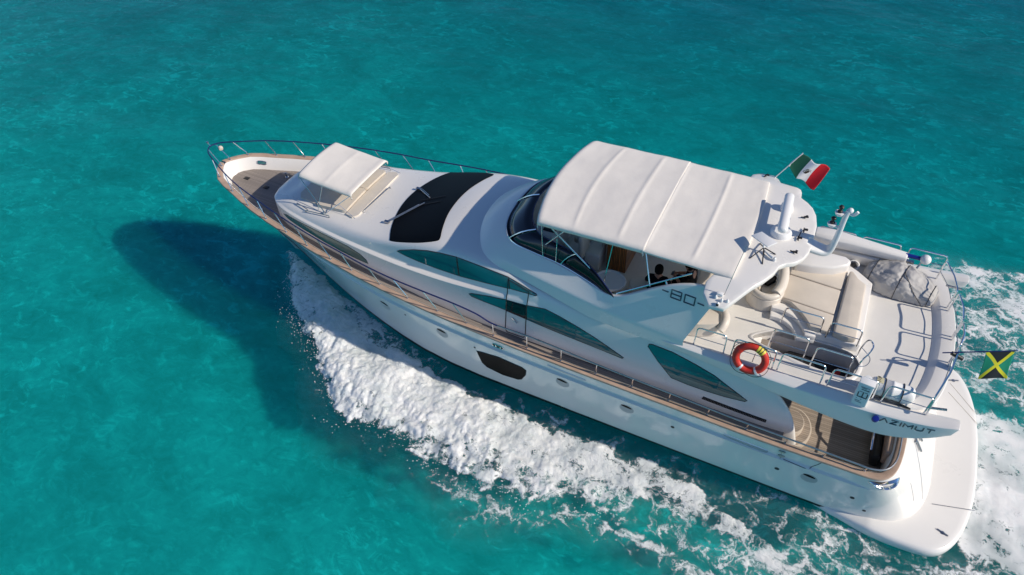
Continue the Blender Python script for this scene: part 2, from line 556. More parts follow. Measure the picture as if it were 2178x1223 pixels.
m.box((24.30, -1.72, .467), (.98, .014, .006), Matrix.Rotation(R(14), 3, 'Z'))
m.build('hatch_seam', M['steel_d'], plat)
for s in (-1, 1):
    m = MB()
    m.lathe((24.1, s*2.55, .455), [(.001, 0), (.05, 0), (.05, .012), (.001, .014)], 16)
    m.box((24.1, s*2.55, .475), (.26, .03, .02), Matrix.Rotation(R(20*s), 3, 'Z'))
    m.build('deck_cleat', M['steel_d'], plat)
for a, b in (((24.02, 2.42), (24.72, 1.55)), ((24.0, 2.05), (24.76, 1.2))):
    MB().tube([(a[0], a[1], .462), (b[0], b[1], .462)], .006, 5).build('hatch_seam', M['cushion'], plat)
# ------------------------------------------------------------------ superstructure (cage + subdivision)
def S(x, *p, dx=None):
    dx = dx or [0]*len(p)
    return [Vector((x+d, q[0], q[1])) for q, d in zip(p, dx)]
ST = [
 # base, low, ledge, in, mid, shoulder low, shoulder high, quarter, centre
 [Vector(v) for v in ((2.82, 0, 2.5), (2.84, 0, 3.1), (2.88, 0, 3.26), (2.96, 0, 3.30), (3.0, 0, 3.32), (3.05, 0, 3.34), (3.15, 0, 3.37), (3.3, 0, 3.4), (3.45, 0, 3.43))],
 [Vector(v) for v in ((2.86, .45, 2.5), (2.88, .45, 3.1), (2.92, .44, 3.27), (2.98, .42, 3.31), (3.03, .4, 3.33), (3.1, .37, 3.36), (3.2, .32, 3.39), (3.35, .2, 3.42), (3.5, 0, 3.45))],
 [Vector(v) for v in ((3.02, .88, 2.5), (3.05, .88, 3.12), (3.08, .87, 3.3), (3.15, .82, 3.34), (3.22, .76, 3.36), (3.32, .68, 3.4), (3.42, .55, 3.43), (3.55, .3, 3.46), (3.65, 0, 3.48))],
 [Vector(v) for v in ((3.45, 1.22, 2.5), (3.45, 1.23, 3.15), (3.46, 1.24, 3.36), (3.5, 1.15, 3.40), (3.54, 1.1, 3.43), (3.62, 1.0, 3.47), (3.7, .85, 3.51), (3.8, .5, 3.54), (3.85, 0, 3.56))],
 S(4.2, (1.50, 2.5), (1.52, 3.2), (1.55, 3.40), (1.46, 3.44), (1.41, 3.5), (1.31, 3.56), (1.14, 3.61), (.7, 3.65), (0, 3.67)),
 S(6.0, (1.83, 2.5), (1.84, 3.15), (1.86, 3.36), (1.77, 3.40), (1.72, 3.5), (1.62, 3.62), (1.45, 3.71), (.8, 3.77), (0, 3.79)),
 S(7.2, (2.03, 2.52), (2.01, 3.15), (2.03, 3.36), (1.92, 3.41), (1.88, 3.54), (1.79, 3.68), (1.62, 3.78), (.85, 3.86), (0, 3.89)),
 S(8.2, (2.18, 2.50), (2.13, 3.15), (2.15, 3.36), (2.02, 3.41), (1.94, 3.62), (1.92, 3.78), (1.76, 3.88), (.9, 4.00), (0, 4.05)),
 S(9.2, (2.3, 2.5), (2.22, 3.17), (2.235, 3.38), (2.10, 3.43), (2.02, 3.72), (1.95, 4.05), (1.78, 4.17), (.93, 4.28), (0, 4.34)),
 S(10.2, (2.41, 2.46), (2.30, 3.2), (2.29, 3.41), (2.15, 3.46), (2.07, 3.82), (2.0, 4.24), (1.82, 4.40), (.95, 4.54), (0, 4.62)),
 S(11.2, (2.46, 2.42), (2.35, 3.25), (2.33, 3.5), (2.20, 3.55), (2.12, 3.9), (2.05, 4.29), (1.87, 4.46), (1.0, 4.6), (0, 4.68)),
 S(12.3, (2.49, 2.38), (2.40, 3.3), (2.355, 3.64), (2.27, 3.69), (2.21, 3.95), (2.12, 4.29), (1.9, 4.36), (1.0, 4.2), (0, 4.0)),
 S(13.4, (2.5, 2.34), (2.44, 3.3), (2.39, 3.72), (2.37, 3.76), (2.33, 3.95), (2.21, 4.14), (1.9, 4.10), (1.0, 4.0), (0, 4.0)),
 S(15.0, (2.5, 2.29), (2.45, 3.3), (2.40, 3.72), (2.385, 3.76), (2.36, 3.9), (2.2, 4.04), (1.9, 4.02), (1.0, 4.0), (0, 4.0)),
 S(17.0, (2.5, 2.22), (2.46, 3.2), (2.41, 3.68), (2.40, 3.72), (2.38, 3.86), (2.2, 4.0), (1.9, 4.0), (1.0, 4.0), (0, 4.0)),
 S(18.6, (2.5, 2.1), (2.46, 3.1), (2.41, 3.62), (2.40, 3.68), (2.38, 3.8), (2.2, 3.96), (1.9, 3.98), (1.0, 3.98), (0, 3.98)),
 S(19.6, (2.47, 1.5), (2.42, 2.8), (2.36, 3.5), (2.35, 3.58), (2.33, 3.7), (2.18, 3.9), (1.88, 3.95), (1.0, 3.96), (0, 3.96), dx=[.66, .36, -.42, -.5, -.6, -.8, -.8, -.8, -.8]),
 S(19.75, (2.38, 1.5), (2.34, 2.8), (2.29, 3.5), (2.28, 3.58), (2.26, 3.7), (2.12, 3.9), (1.85, 3.94), (1.0, 3.94), (0, 3.94), dx=[.68, .36, -.45, -.55, -.65, -.85, -.85, -.85, -.85]),
 S(19.75, (2.22, 1.5), (2.2, 2.8), (2.15, 3.5), (2.14, 3.58), (2.12, 3.7), (2.0, 3.85), (1.75, 3.9), (1.0, 3.9), (0, 3.9), dx=[.60, .28, -.55, -.65, -.75, -.95, -.95, -.95, -.95]),
 S(18.7, (2.1, 1.5), (2.1, 2.8), (2.08, 3.5), (2.06, 3.55), (2.04, 3.6), (1.9, 3.8), (1.7, 3.85), (1.0, 3.85), (0, 3.85)),
]
m = MB(); m.grid(ST); m.mirror()
o = m.build('superstructure', M['gel'], yacht)
# creases along the ledge
bm = bmesh.new(); bm.from_mesh(o.data)
cl = bm.edges.layers.float.get('crease_edge') or bm.edges.layers.float.new('crease_edge')
led = []
for st in ST[1:12]:
    led += [(tuple(round(c, 3) for c in st[2])), tuple(round(c, 3) for c in st[3])]
ls = set(led)
def key(v): return (round(v.co.x, 3), round(abs(v.co.y), 3), round(v.co.z, 3))
for e in bm.edges:
    a, b = key(e.verts[0]), key(e.verts[1])
    if a in ls and b in ls and abs(e.verts[0].co.x-e.verts[1].co.x) > .05: e[cl] = .95
bm.to_mesh(o.data); bm.free()
subsurf(o, 3); sharp(o.data, 60)
superst = o
SB = bvh(superst)

# ------------------------------------------------------------------ flybridge moulding: cowl and side coamings
FY = 4.12
CO = [
 [(10.75, 0, 4.60), (11.15, 0, 4.84), (11.58, 0, 5.00), (11.68, 0, 5.0), (12.1, 0, FY)],
 [(10.8, .7, 4.56), (11.2, .75, 4.83), (11.66, .75, 5.00), (11.76, .7, 5.0), (12.15, .65, FY)],
 [(11.0, 1.35, 4.42), (11.42, 1.36, 4.76), (11.86, 1.26, 4.98), (11.95, 1.19, 4.98), (12.3, 1.1, FY)],
 [(11.4, 1.9, 4.36), (11.85, 1.85, 4.6), (12.22, 1.62, 4.96), (12.28, 1.55, 4.96), (12.6, 1.4, FY)],
 [(12.5, 2.07, 4.28), (12.75, 2.06, 4.5), (12.95, 1.77, 4.95), (12.97, 1.69, 4.95), (13.0, 1.58, FY)],
 [(13.7, 2.24, 4.10), (13.8, 2.22, 4.46), (13.8, 1.89, 4.92), (13.8, 1.81, 4.92), (13.8, 1.7, FY)],
 [(14.6, 2.40, 3.96), (14.7, 2.38, 4.4), (14.6, 2.10, 4.83), (14.6, 2.02, 4.83), (14.6, 1.9, FY)],
 [(15.3, 2.46, 3.94), (15.35, 2.48, 4.38), (15.3, 2.34, 4.74), (15.3, 2.26, 4.74), (15.3, 2.12, FY)],
 [(15.9, 2.5, 3.93), (15.9, 2.54, 4.36), (15.85, 2.30, 5.13), (15.85, 2.22, 5.13), (15.85, 2.10, FY)],
 [(16.4, 2.52, 3.92), (16.4, 2.56, 4.34), (16.35, 2.25, 5.48), (16.35, 2.16, 5.46), (16.35, 2.08, FY)],
 [(16.9, 2.53, 3.9), (16.85, 2.57, 4.32), (16.85, 2.22, 5.76), (16.85, 2.13, 5.74), (16.8, 2.06, FY)],
 [(17.15, 2.54, 3.9), (17.1, 2.575, 4.31), (17.45, 2.2, 5.93), (17.45, 2.1, 5.9), (17.1, 2.05, FY)],
 [(17.25, 2.54, 3.9), (17.2, 2.57, 4.31), (17.8, 2.28, 5.86), (17.8, 2.15, 5.84), (17.2, 2.06, FY)],
]
m = MB(); m.grid([[Vector(p) for p in r] for r in CO]); m.mirror()
o = m.build('flybridge_coaming', M['gel'], yacht)
bm = bmesh.new(); bm.from_mesh(o.data)
cl = bm.edges.layers.float.get('crease_edge') or bm.edges.layers.float.new('crease_edge')
cs = {}
for i, r in enumerate(CO):
    for j in (1, 2, 3): cs[tuple(round(c, 3) for c in r[j])] = (i, j)
for e in bm.edges:
    a, b = cs.get(key(e.verts[0])), cs.get(key(e.verts[1]))
    if a and b and a[1] == b[1] and a[0] != b[0]: e[cl] = {1: (.0 if a[0] < 3 else .6 if a[0] < 5 else .85), 2: .7, 3: .7}[a[1]]
bm.to_mesh(o.data); bm.free()
subsurf(o, 3); sharp(o.data, 60)
coaming = o

# ------------------------------------------------------------------ flybridge deck slab + long side wings
half = [(12.0, 0), (12.05, .7), (12.2, 1.2), (12.6, 1.55), (13.8, 1.85), (15.3, 2.28), (16.5, 2.35), (17.3, 2.42), (19, 2.5), (21, 2.5), (22.2, 2.5), (22.45, 2.35),
        (22.72, 1.8), (22.88, 1.0), (22.95, 0)]
HOLE = [(18.64, -1.60), (18.86, -1.36), (19.14, -1.20), (19.5, -1.18), (20.2, -1.16), (20.75, -1.18), (20.98, -1.34), (21.05, -1.55), (20.98, -1.86), (20.8, -2.0), (20.3, -2.0), (19.85, -1.95), (19.3, -1.84), (18.86, -1.74)]
def slab(name, outer, holes, z0, z1, mat, parent, step=.35, ang=40):
    pts = [Vector(p) for p in outer]; n = len(pts); cons = [list(range(n))]
    for h in holes:
        k = len(pts); pts += [Vector(p) for p in h]; cons.append(list(range(k, k+len(h))))
    vs, es, fs, *_ = delaunay_2d_cdt(pts, [], cons, 0, 1e-6)
    def ins(c, poly):
        r = False; j = len(poly)-1
        for i in range(len(poly)):
            if (poly[i][1] > c[1]) != (poly[j][1] > c[1]) and c[0] < (poly[j][0]-poly[i][0])*(c[1]-poly[i][1])/(poly[j][1]-poly[i][1])+poly[i][0]: r = not r
            j = i
        return r
    bm = bmesh.new(); bv = [bm.verts.new((v.x, v.y, z1)) for v in vs]
    for f in fs:
        c = sum((vs[i] for i in f), Vector((0, 0)))/len(f)
        if ins(c, outer) and not any(ins(c, h) for h in holes): bm.faces.new([bv[i] for i in f])
    bmesh.ops.delete(bm, geom=[v for v in bm.verts if not v.link_faces], context='VERTS')
    r = bmesh.ops.extrude_face_region(bm, geom=bm.faces[:])
    for v in r['geom']:
        if isinstance(v, bmesh.types.BMVert): v.co.z = z0
    bmesh.ops.recalc_face_normals(bm, faces=bm.faces[:])
    me = bpy.data.meshes.new(name); bm.to_mesh(me); bm.free(); me.materials.append(mat)
    o = bpy.data.objects.new(name, me); C.objects.link(o); par(o, parent); return o
def mir(half): return half+[(x, -y) for x, y in half[::-1] if abs(y) > 1e-6]
flydeck = slab('flybridge_deck', mir(half), [[tuple(p.xy) for p in curve([(x, y, 0) for x, y in HOLE], 3, True)]], 3.99, FY, M['deck'], yacht)

WG = [
 [(16.4, 2.3, 4.12), (16.4, 2.5, 4.16), (16.4, 2.56, 4.10), (16.4, 2.52, 3.95), (16.4, 2.3, 3.98)],
 [(17.3, 2.3, 4.14), (17.3, 2.47, 4.20), (17.3, 2.60, 4.12), (17.3, 2.54, 3.88), (17.3, 2.3, 3.9)],
 [(18.3, 2.36, 4.14), (18.3, 2.48, 4.19), (18.3, 2.64, 4.07), (18.4, 2.57, 3.72), (18.5, 2.3, 3.76)],
 [(19.3, 2.4, 4.14), (19.3, 2.49, 4.18), (19.3, 2.67, 4.04), (19.4, 2.60, 3.56), (19.6, 2.25, 3.7)],
 [(20.3, 2.4, 4.14), (20.3, 2.49, 4.18), (20.3, 2.69, 4.03), (20.4, 2.62, 3.40), (20.5, 2.2, 3.66)],
 [(21.2, 2.38, 4.14), (21.2, 2.48, 4.18), (21.2, 2.70, 4.04), (21.2, 2.64, 3.32), (21.2, 2.2, 3.66)],
 [(21.9, 2.36, 4.14), (21.9, 2.46, 4.19), (21.9, 2.69, 4.08), (21.85, 2.63, 3.30), (21.9, 2.2, 3.7)],
 [(22.4, 2.3, 4.15), (22.4, 2.44, 4.21), (22.4, 2.67, 4.12), (22.35, 2.62, 3.46), (22.4, 2.2, 3.8)],
 [(22.8, 2.28, 4.18), (22.8, 2.42, 4.24), (22.8, 2.64, 4.18), (22.75, 2.60, 3.68), (22.8, 2.24, 3.9)],
 [(23.08, 2.28, 4.22), (23.08, 2.40, 4.27), (23.08, 2.60, 4.24), (23.0, 2.57, 3.90), (23.05, 2.28, 4.0)],
 [(23.16, 2.30, 4.23), (23.16, 2.40, 4.27), (23.16, 2.57, 4.24), (23.08, 2.56, 3.95), (23.12, 2.30, 4.03)],
]
wings = []
for sd_ in (1, -1):
  m = MB(); m.grid([[Vector((p[0], -p[1]*sd_, p[2])) for p in r] for r in WG], cv=True, cap=True)
  wings.append(m.build('flybridge_wing', M['gel'], yacht))
for o in wings:
 bm = bmesh.new(); bm.from_mesh(o.data)
 cl = bm.edges.layers.float.get('crease_edge') or bm.edges.layers.float.new('crease_edge')
 cs = {}
 for i, r in enumerate(WG):
     for j in range(5): cs[tuple(round(c, 3) for c in r[j])] = (i, j)
 for e in bm.edges:
     a, b = cs.get(key(e.verts[0])), cs.get(key(e.verts[1]))
     if a and b:
         if a[1] == b[1] and a[0] != b[0]: e[cl] = [.4, .45, .55, .75, .4][a[1]]
         if a[0] == b[0] == len(WG)-1: e[cl] = .8
 bm.to_mesh(o.data); bm.free()
 subsurf(o, 3); sharp(o.data, 55)
wing = wings[0]
# aft lip of the flybridge deck
m = MB()
lip = curve([(22.2, -2.4, 0), (22.5, -2.25, 0), (22.74, -1.8, 0), (22.9, -1.0, 0), (22.96, 0, 0), (22.9, 1.0, 0), (22.74, 1.8, 0), (22.5, 2.25, 0), (22.2, 2.4, 0)], 5)
m.grid([[Vector((p.x-.47, p.y*.955, FY+.004)) for p in lip], [Vector((p.x-.315, p.y*.965, FY+.112)) for p in lip], [Vector((p.x-.30, p.y*.97, FY+.118)) for p in lip], [Vector((p.x-.02, p.y*.998, FY+.118)) for p in lip], [Vector((p.x, p.y, FY+.10)) for p in lip], [Vector((p.x, p.y, 3.95)) for p in lip], [Vector((p.x-.3, p.y*.93, 3.93)) for p in lip]])
m.build('flybridge_transom_lip', M['gel'], yacht, ang=40)

# ------------------------------------------------------------------ soft canopy on bows
def canopy_mesh(x0, x1, yh, ztop, crown, ridges, drop, bowf, sag, name, parent, ny=36, nx=70, seed=0, hem=.14, zx=None, ridgeh=.018, edge=.30, ends=(.09, .09)):
    rows = []
    us = sorted(set([i/nx for i in range(nx+1)]))
    ys = [-1+2*j/ny for j in range(ny+1)]
    for u in us:
        row = []
        for v in ys:
            vv = math.copysign(abs(v)**.85, v)
            y = vv*yh
            x = x0+(x1-x0)*u
            x = x-bowf[0]*(1-vv*vv)*(1-u)+bowf[1]*(1-vv*vv)*u
            a = abs(vv)
            z = ztop+crown*(1-a**2.2)
            if a > 1-edge: z -= drop*((a-1+edge)/edge)**2.2
            xe = x0+(x1-x0)*u
            if ridges:
                k = min(range(len(ridges)-1), key=lambda i: 0 if ridges[i] <= xe <= ridges[i+1] else 1+min(abs(xe-ridges[i]), abs(xe-ridges[i+1])))
                t = (xe-ridges[k])/(ridges[k+1]-ridges[k]); t = min(1, max(0, t))
                z -= sag*4*t*(1-t)*(1-.6*a**3)
                for r in ridges[1:-1]: z += ridgeh*math.exp(-((xe-r)/.045)**2)*(1 if a < .84 else max(0, 1-(a-.84)/.1))
            for e, dd in ((u*(x1-x0), ends[0]), ((1-u)*(x1-x0), ends[1])):
                if e < .12: z -= dd*(1-e/.12)**2
            if zx: z += zx(xe)
            wv = float(vn(np.array(x*1.7+seed), np.array(y*1.3)))-.5
            z += .018*wv+.006*(float(vn(np.array(x*5.1+seed), np.array(y*4.3)))-.5)
            row.append(Vector((x, y, z)))
        # hems
        h = hem
        row = [row[0]+Vector((0, .02, -h)), row[0]+Vector((0, -.006, -h*.45))]+row+[row[-1]+Vector((0, .006, -h*.45)), row[-1]+Vector((0, -.02, -h))]
        rows.append(row)
    rows = [[p+Vector((.03, 0, -hem*.8)) for p in rows[0]]]+rows+[[p+Vector((-.03, 0, -hem*.8)) for p in rows[-1]]]
    m = MB(); m.grid(rows)
    o = m.build(name, M['canvas'], parent, ang=None)
    sm = o.modifiers.new('t', 'SOLIDIFY'); sm.thickness = .008; sm.offset = -1
    return o
cano = canopy_mesh(13.13, 15.86, 1.92, 6.25, .06, [13.15, 14.1, 15.2, 15.86], .045, (.28, 0), .014, 'canopy', yacht, hem=.14, edge=.09, ends=(.045, 0), ridgeh=.016)
cano2 = canopy_mesh(15.80, 17.93, 1.93, 6.226, .06, [15.7, 15.86, 16.96, 17.92], .05, (0, .10), .014, 'canopy', yacht, seed=9, hem=.08, zx=lambda x: -.05*(x-15.82)/2, edge=.09, ends=(0, .02), ridgeh=.016)

# ------------------------------------------------------------------ hard top (radar arch)
HT = [(17.75, 0), (17.72, .9), (17.6, 1.7), (17.4, 2.15), (17.42, 2.42), (17.62, 2.68), (17.96, 2.66), (18.12, 2.42), (18.34, 2.08), (18.56, 1.75), (18.72, 1.42), (18.78, 1.17), (18.92, 1.02), (19.08, .92), (19.22, .7), (19.30, .42), (19.31, .20), (19.20, .12), (19.20, 0)]
HTc = [Vector((x, y, 0)) for x, y in HT]
def htz(y): return 6.12-.12*max(0, (abs(y)-.9)/1.8)-.20*max(0, (abs(y)-2.0)/.7)
HS = [(17.75, 0), (17.72, .9), (17.6, 1.7), (17.4, 2.15), (17.42, 2.42), (17.62, 2.68), (17.96, 2.66), (18.10, 2.40), (18.18, 2.14), (18.60, 2.05), (18.70, 1.97), (18.74, 1.86), (18.77, 1.60), (18.95, 1.46), (19.10, 1.28), (19.22, 1.0), (19.30, .6), (19.31, .20), (19.20, .12), (19.20, 0)]
pts = HT+[(x, -y) for x, y in []]
pts = HS+[(x, -y) for x, y in HT[::-1] if abs(y) > 1e-6]
vs = []
def ht_mesh():
    P = [Vector(p) for p in pts]; n = len(P)
    Q = []
    for i in range(n):
        a, b = P[i], P[(i+1) % n]; k = max(1, int((b-a).length/.12))
        Q += [a+(b-a)*t/k for t in range(k)]
    I = []
    x = 17.4
    def ins(c):
        r = False; j = len(Q)-1
        for i in range(len(Q)):
            if (Q[i].y > c.y) != (Q[j].y > c.y) and c.x < (Q[j].x-Q[i].x)*(c.y-Q[i].y)/(Q[j].y-Q[i].y)+Q[i].x: r = not r
            j = i
        return r
    while x < 19.4:
        y = -2.7
        while y < 2.7:
            c = Vector((x, y))
            if ins(c) and min((q-c).length for q in Q) > .07: I.append(c)
            y += .13
        x += .13
    v, e, f, *_ = delaunay_2d_cdt(Q+I, [], [list(range(len(Q)))], 1, 1e-6)
    bm = bmesh.new(); bv = [bm.verts.new((p.x, p.y, htz(p.y)+.03*math.sin(min(1, max(0, (p.x-17.4)/1.9))*PI))) for p in v]
    for q in f: bm.faces.new([bv[i] for i in q])
    r = bmesh.ops.extrude_face_region(bm, geom=bm.faces[:])
    for g in r['geom']:
        if isinstance(g, bmesh.types.BMVert): g.co.z -= .13
    bmesh.ops.recalc_face_normals(bm, faces=bm.faces[:])
    es = [e for e in bm.edges if len(e.link_faces) == 2 and e.calc_face_angle(0) > R(50) and abs(e.verts[0].co.z-e.verts[1].co.z) < .08]
    bmesh.ops.bevel(bm, geom=es, offset=.03, segments=2, profile=.5, affect='EDGES', clamp_overlap=True)
    me = bpy.data.meshes.new('hardtop'); bm.to_mesh(me); bm.free(); me.materials.append(M['gel'])
    me.polygons.foreach_set('use_smooth', [True]*len(me.polygons)); sharp(me, 45)
    o = bpy.data.objects.new('hardtop', me); C.objects.link(o); par(o, yacht); return o
hardtop = ht_mesh()
HTB = bvh(hardtop)

# foredeck sunshade
bim = canopy_mesh(4.56, 6.52, 1.0, 4.45, .05, [4.56, 5.52, 6.52], .06, (.04, .03), .015, 'foredeck_sunshade', yacht, ny=24, nx=40, seed=3, hem=.08, edge=.10, ends=(.04, .03), ridgeh=.008, zx=lambda x: .20*max(0, (6.3-x)/1.74))
# ------------------------------------------------------------------ glazing and side fittings (numbers are points on the skin)
SB = bvh(superst, coaming)
def both(name, outline, tree, mat, parent, seal=None, tilt=0, **k):
    """the same panel on the port and on the starboard side"""
    out = []
    for s in (1, -1):
        o = [(p[0], p[1]*s, p[2]) for p in outline]
        out.append(patch(name, o, tree, (0, s, tilt), mat, parent, **k))
        if seal: rim(o, tree, (0, s, tilt), seal, parent, 'window_seal')
    return out
def on_skin(pts, tree, d, off=.004, back=9):
    d = Vector(d).normalized(); out = []
    for p in pts:
        p = Vector(p); h = tree.ray_cast(p-d*back, d)
        out.append((h[0] if h[0] is not None else p)-d*off)
    return out
def dense(pts, st=.1, closed=False):
    P = [Vector(p) for p in pts]; out = []
    for i in range(len(P) if closed else len(P)-1):
        a, b = P[i], P[(i+1) % len(P)]; k = max(1, int((b-a).length/st))
        out += [a+(b-a)*t/k for t in range(k)]
    if not closed: out.append(P[-1])
    return out
def rim(outline, tree, d, r, parent, name, mat=None):
    q = on_skin(dense(outline, .12, True), tree, d, .004)
    m = MB(); m.tube(q, r, 6, closed=True); return m.build(name, mat or M['boot'], parent, weld=False)

WU = [(8.65, -2.0, 3.71), (8.77, -1.99, 3.78), (9.26, -1.97, 3.96), (9.74, -1.96, 4.09), (10.14, -1.97, 4.16), (10.71, -1.99, 4.225)]
WU2 = [(10.8, -2.19, 3.69), (10.1, -2.14, 3.66), (9.45, -2.09, 3.66), (8.95, -2.04, 3.68)]
both('side_window', WU+WU2, SB, M['glass'], superst, .012, -.3, off=.009)
WR = [(10.735, -2, 4.225), (11.58, -2.04, 4.21), (12.36, -2.1, 4.185)]
WR2 = [(12.42, -2.26, 3.90), (11.65, -2.23, 3.79), (10.825, -2.19, 3.69)]
both('side_window', WR+WR2, SB, M['glass'], superst, .012, -.3, off=.009)
both('side_window', [(12.38, -2.1, 4.18), (12.91, -2.18, 4.08), (13.22, -2.24, 4.02), (13.25, -2.25, 4.0), (13.22, -2.27, 3.975), (12.94, -2.27, 3.96), (12.44, -2.26, 3.91)], SB, M['glass'], superst, .012, -.3, off=.009)
both('side_window', [(11.19, -2.35, 3.31), (11.28, -2.35, 3.36), (11.84, -2.35, 3.48), (12.37, -2.36, 3.56), (12.37, -2.4, 3.20), (12.13, -2.41, 3.225), (11.54, -2.38, 3.24), (11.27, -2.37, 3.26)], SB, M['glass'], superst, .012, -.3, off=.009)
both('side_window', [(13.0, -2.38, 3.62), (13.53, -2.37, 3.70), (13.95, -2.4, 3.62), (14.49, -2.42, 3.46), (14.96, -2.44, 3.29), (15.36, -2.46, 3.11), (15.78, -2.47, 2.91), (15.75, -2.47, 2.87), (15.31, -2.47, 2.92), (14.65, -2.46, 2.98), (13.84, -2.45, 3.05), (13.0, -2.44, 3.14)], SB, M['glass'], superst, .012, -.3, off=.009)
both('side_window', [(16.36, -2.42, 3.58), (16.38, -2.41, 3.66), (16.46, -2.4, 3.68), (16.97, -2.41, 3.64), (17.59, -2.43, 3.48), (18.08, -2.44, 3.31), (18.46, -2.45, 3.09), (18.78, -2.45, 2.91), (18.96, -2.45, 2.8), (18.92, -2.46, 2.75), (18.42, -2.47, 2.70), (17.95, -2.47, 2.69), (17.47, -2.48, 2.71), (17.07, -2.48, 2.76), (16.67, -2.45, 3.19)], SB, M['glass'], superst, .012, -.3, off=.009)
both('side_window', [(3.82, -1.36, 3.14), (4.05, -1.44, 3.22), (5.0, -1.64, 3.26), (5.99, -1.75, 3.27), (6.78, -1.87, 3.24), (7.25, -2.03, 3.14), (7.48, -2.06, 3.0), (7.53, -2.07, 2.88), (7.09, -2.01, 2.86), (6.3, -1.88, 2.87), (5.7, -1.78, 2.91), (4.87, -1.63, 2.98), (4.07, -1.44, 3.05)], SB, M['trunkglass'] if 'trunkglass' in M else M['glass'], superst, .010)
# side doors: panel with its glass and a handle
for s in (-1, 1):
    dr = [(12.36, s*2.12, 4.14), (12.38, s*2.4, 3.37), (12.34, s*2.49, 2.52), (12.4, s*2.49, 2.42), (12.9, s*2.49, 2.42), (12.96, s*2.49, 2.52), (12.99, s*2.4, 3.45), (13.01, s*2.19, 4.02)]
    d = rim(dr, SB, (0, -s, 0), .013, superst, 'side_door')
    dp = patch('door_glass', [(12.385, s*2.36, 3.57), (12.985, s*2.38, 3.62), (12.985, s*2.44, 3.13), (12.385, s*2.41, 3.18)], SB, (0, -s, 0), M['glass_n'], superst)
    q = on_skin([(12.55, s*2.4, 3.02), (12.72, s*2.4, 2.9)], SB, (0, -s, 0), .035)
    MB().tube(q, .017, 8).build('door_handle', M['steel_d'], superst)
# ventilation grille low on the aft side
for s in (-1, 1):
    gq = patch('vent_grille', [(17.94, s*2.49, 2.46), (19.53, s*2.46, 2.33), (19.52, s*2.47, 2.23), (17.91, s*2.5, 2.36)], SB, (0, -s, 0), M['black'], superst, off=.012)
    m = MB()
    for k in range(40):
        t = (k+.5)/40; x = 17.95+1.55*t; z = 2.455-.13*t
        q = on_skin([(x, s*2.49, z-.01), (x, s*2.49, z-.08)], SB, (0, -s, 0), .016); m.tube(q, .007, 5)
    m.build('grille_slats', M['steel_d'], superst, weld=False)

# windscreen of the saloon (covered in black mesh)
WS = [(8.42, -1.84, 3.87), (8.30, -1.74, 3.89), (8.08, -1.28, 3.94), (7.90, -.62, 3.97), (7.84, 0, 3.98), (7.90, .62, 3.98), (8.08, 1.28, 3.97), (8.30, 1.74, 4.0), (8.42, 1.84, 4.0),
      (9.04, 1.85, 4.02), (9.5, 1.82, 4.15), (9.9, 1.73, 4.28), (9.98, 1.62, 4.32), (9.86, 1.28, 4.36), (9.70, .68, 4.41), (9.65, 0, 4.43), (9.70, -.68, 4.41), (9.86, -1.28, 4.36), (9.98, -1.62, 4.32), (9.9, -1.73, 4.28), (9.5, -1.82, 4.15), (9.04, -1.85, 4.02)]
wsp = patch('windscreen', WS, SB, (0, 0, -1), M['glass_d'], superst, off=.014, depth=.03, smooth_outline=3)
m = MB()
for a, b, s in (((7.9, -1.2, 0), (8.6, -.22, 0), 1), ((7.98, .50, 0), (8.62, .06, 0), 1)):
    q = on_skin(dense([a, b], .15), SB, (0, 0, -1), .045)
    w = MB(); w.tube(q, .016, 8); w.tube([q[-1], q[-1]+Vector((.0, 0, -.03))], .02, 8)
    a0 = q[0]; dirv = (q[-1]-q[0]).normalized(); pr = Vector((-dirv.y, dirv.x, 0))
    w.tube([a0+pr*.05, q[-2]+pr*.05], .01, 6); w.box(a0+Vector((-.05, 0, -.01)), (.16, .09, .05))
    w.build('windscreen_wiper', M['steel_d'], wsp)
    bl = on_skin(dense([(b[0]-.35+.1, b[1]-.25*s+.1, 0), (b[0]+.5, b[1]+.12, 0)], .15), SB, (0, 0, -1), .03)
    MB().tube(bl, .009, 6).build('wiper_blade', M['black'], wsp)

# ---------------- hull fittings
M['recess_shade'] = simple('recess_shade_grey', (.44, .45, .45), .35)  # flat grey puts the shade of the hull recesses into the colour
def ell(c, rx, rz, rot=0, n=20, pw=1.0, y=-3):
    out = []
    for k in range(n):
        a = 2*PI*k/n; u = math.copysign(abs(math.cos(a))**pw, math.cos(a))*rx; v = math.copysign(abs(math.sin(a))**pw, math.sin(a))*rz
        out.append((c[0]+u*math.cos(rot)-v*math.sin(rot), y, c[1]+u*math.sin(rot)+v*math.cos(rot)))
    return out
for x, z in ((8.29, 1.90), (10.46, 1.92), (14.3, 1.74), (16.15, 1.60), (20.85, 1.40)):
    for o in both('porthole', ell((x, z-.02), .20, .19, -.06), HB, M['recess_shade'], hull, off=.003):
        s = 1 if o.data.vertices[0].co.y < 0 else -1
        g = [(x-.01+.15*math.cos(a), -3*s, z+.07-.02*math.cos(a)+(.065 if math.sin(a) > 0 else .03)*math.sin(a)) for a in [2*PI*k/16 for k in range(16)]]
        patch('porthole_glass', g, HB, (0, s, 0), M['glass_d'], o, off=.006, step=.06)
both('hull_window', [(11.61, -2.93, 1.71), (11.74, -2.94, 1.74), (12.33, -2.97, 1.82), (13.07, -2.98, 1.75), (13.19, -2.97, 1.66), (13.15, -2.95, 1.42), (13.0, -2.91, 1.11), (12.88, -2.9, 1.02), (12.38, -2.87, 0.95), (11.86, -2.87, 1.05), (11.72, -2.89, 1.20)], HB, M['glass_d'], hull, .012, off=.005)
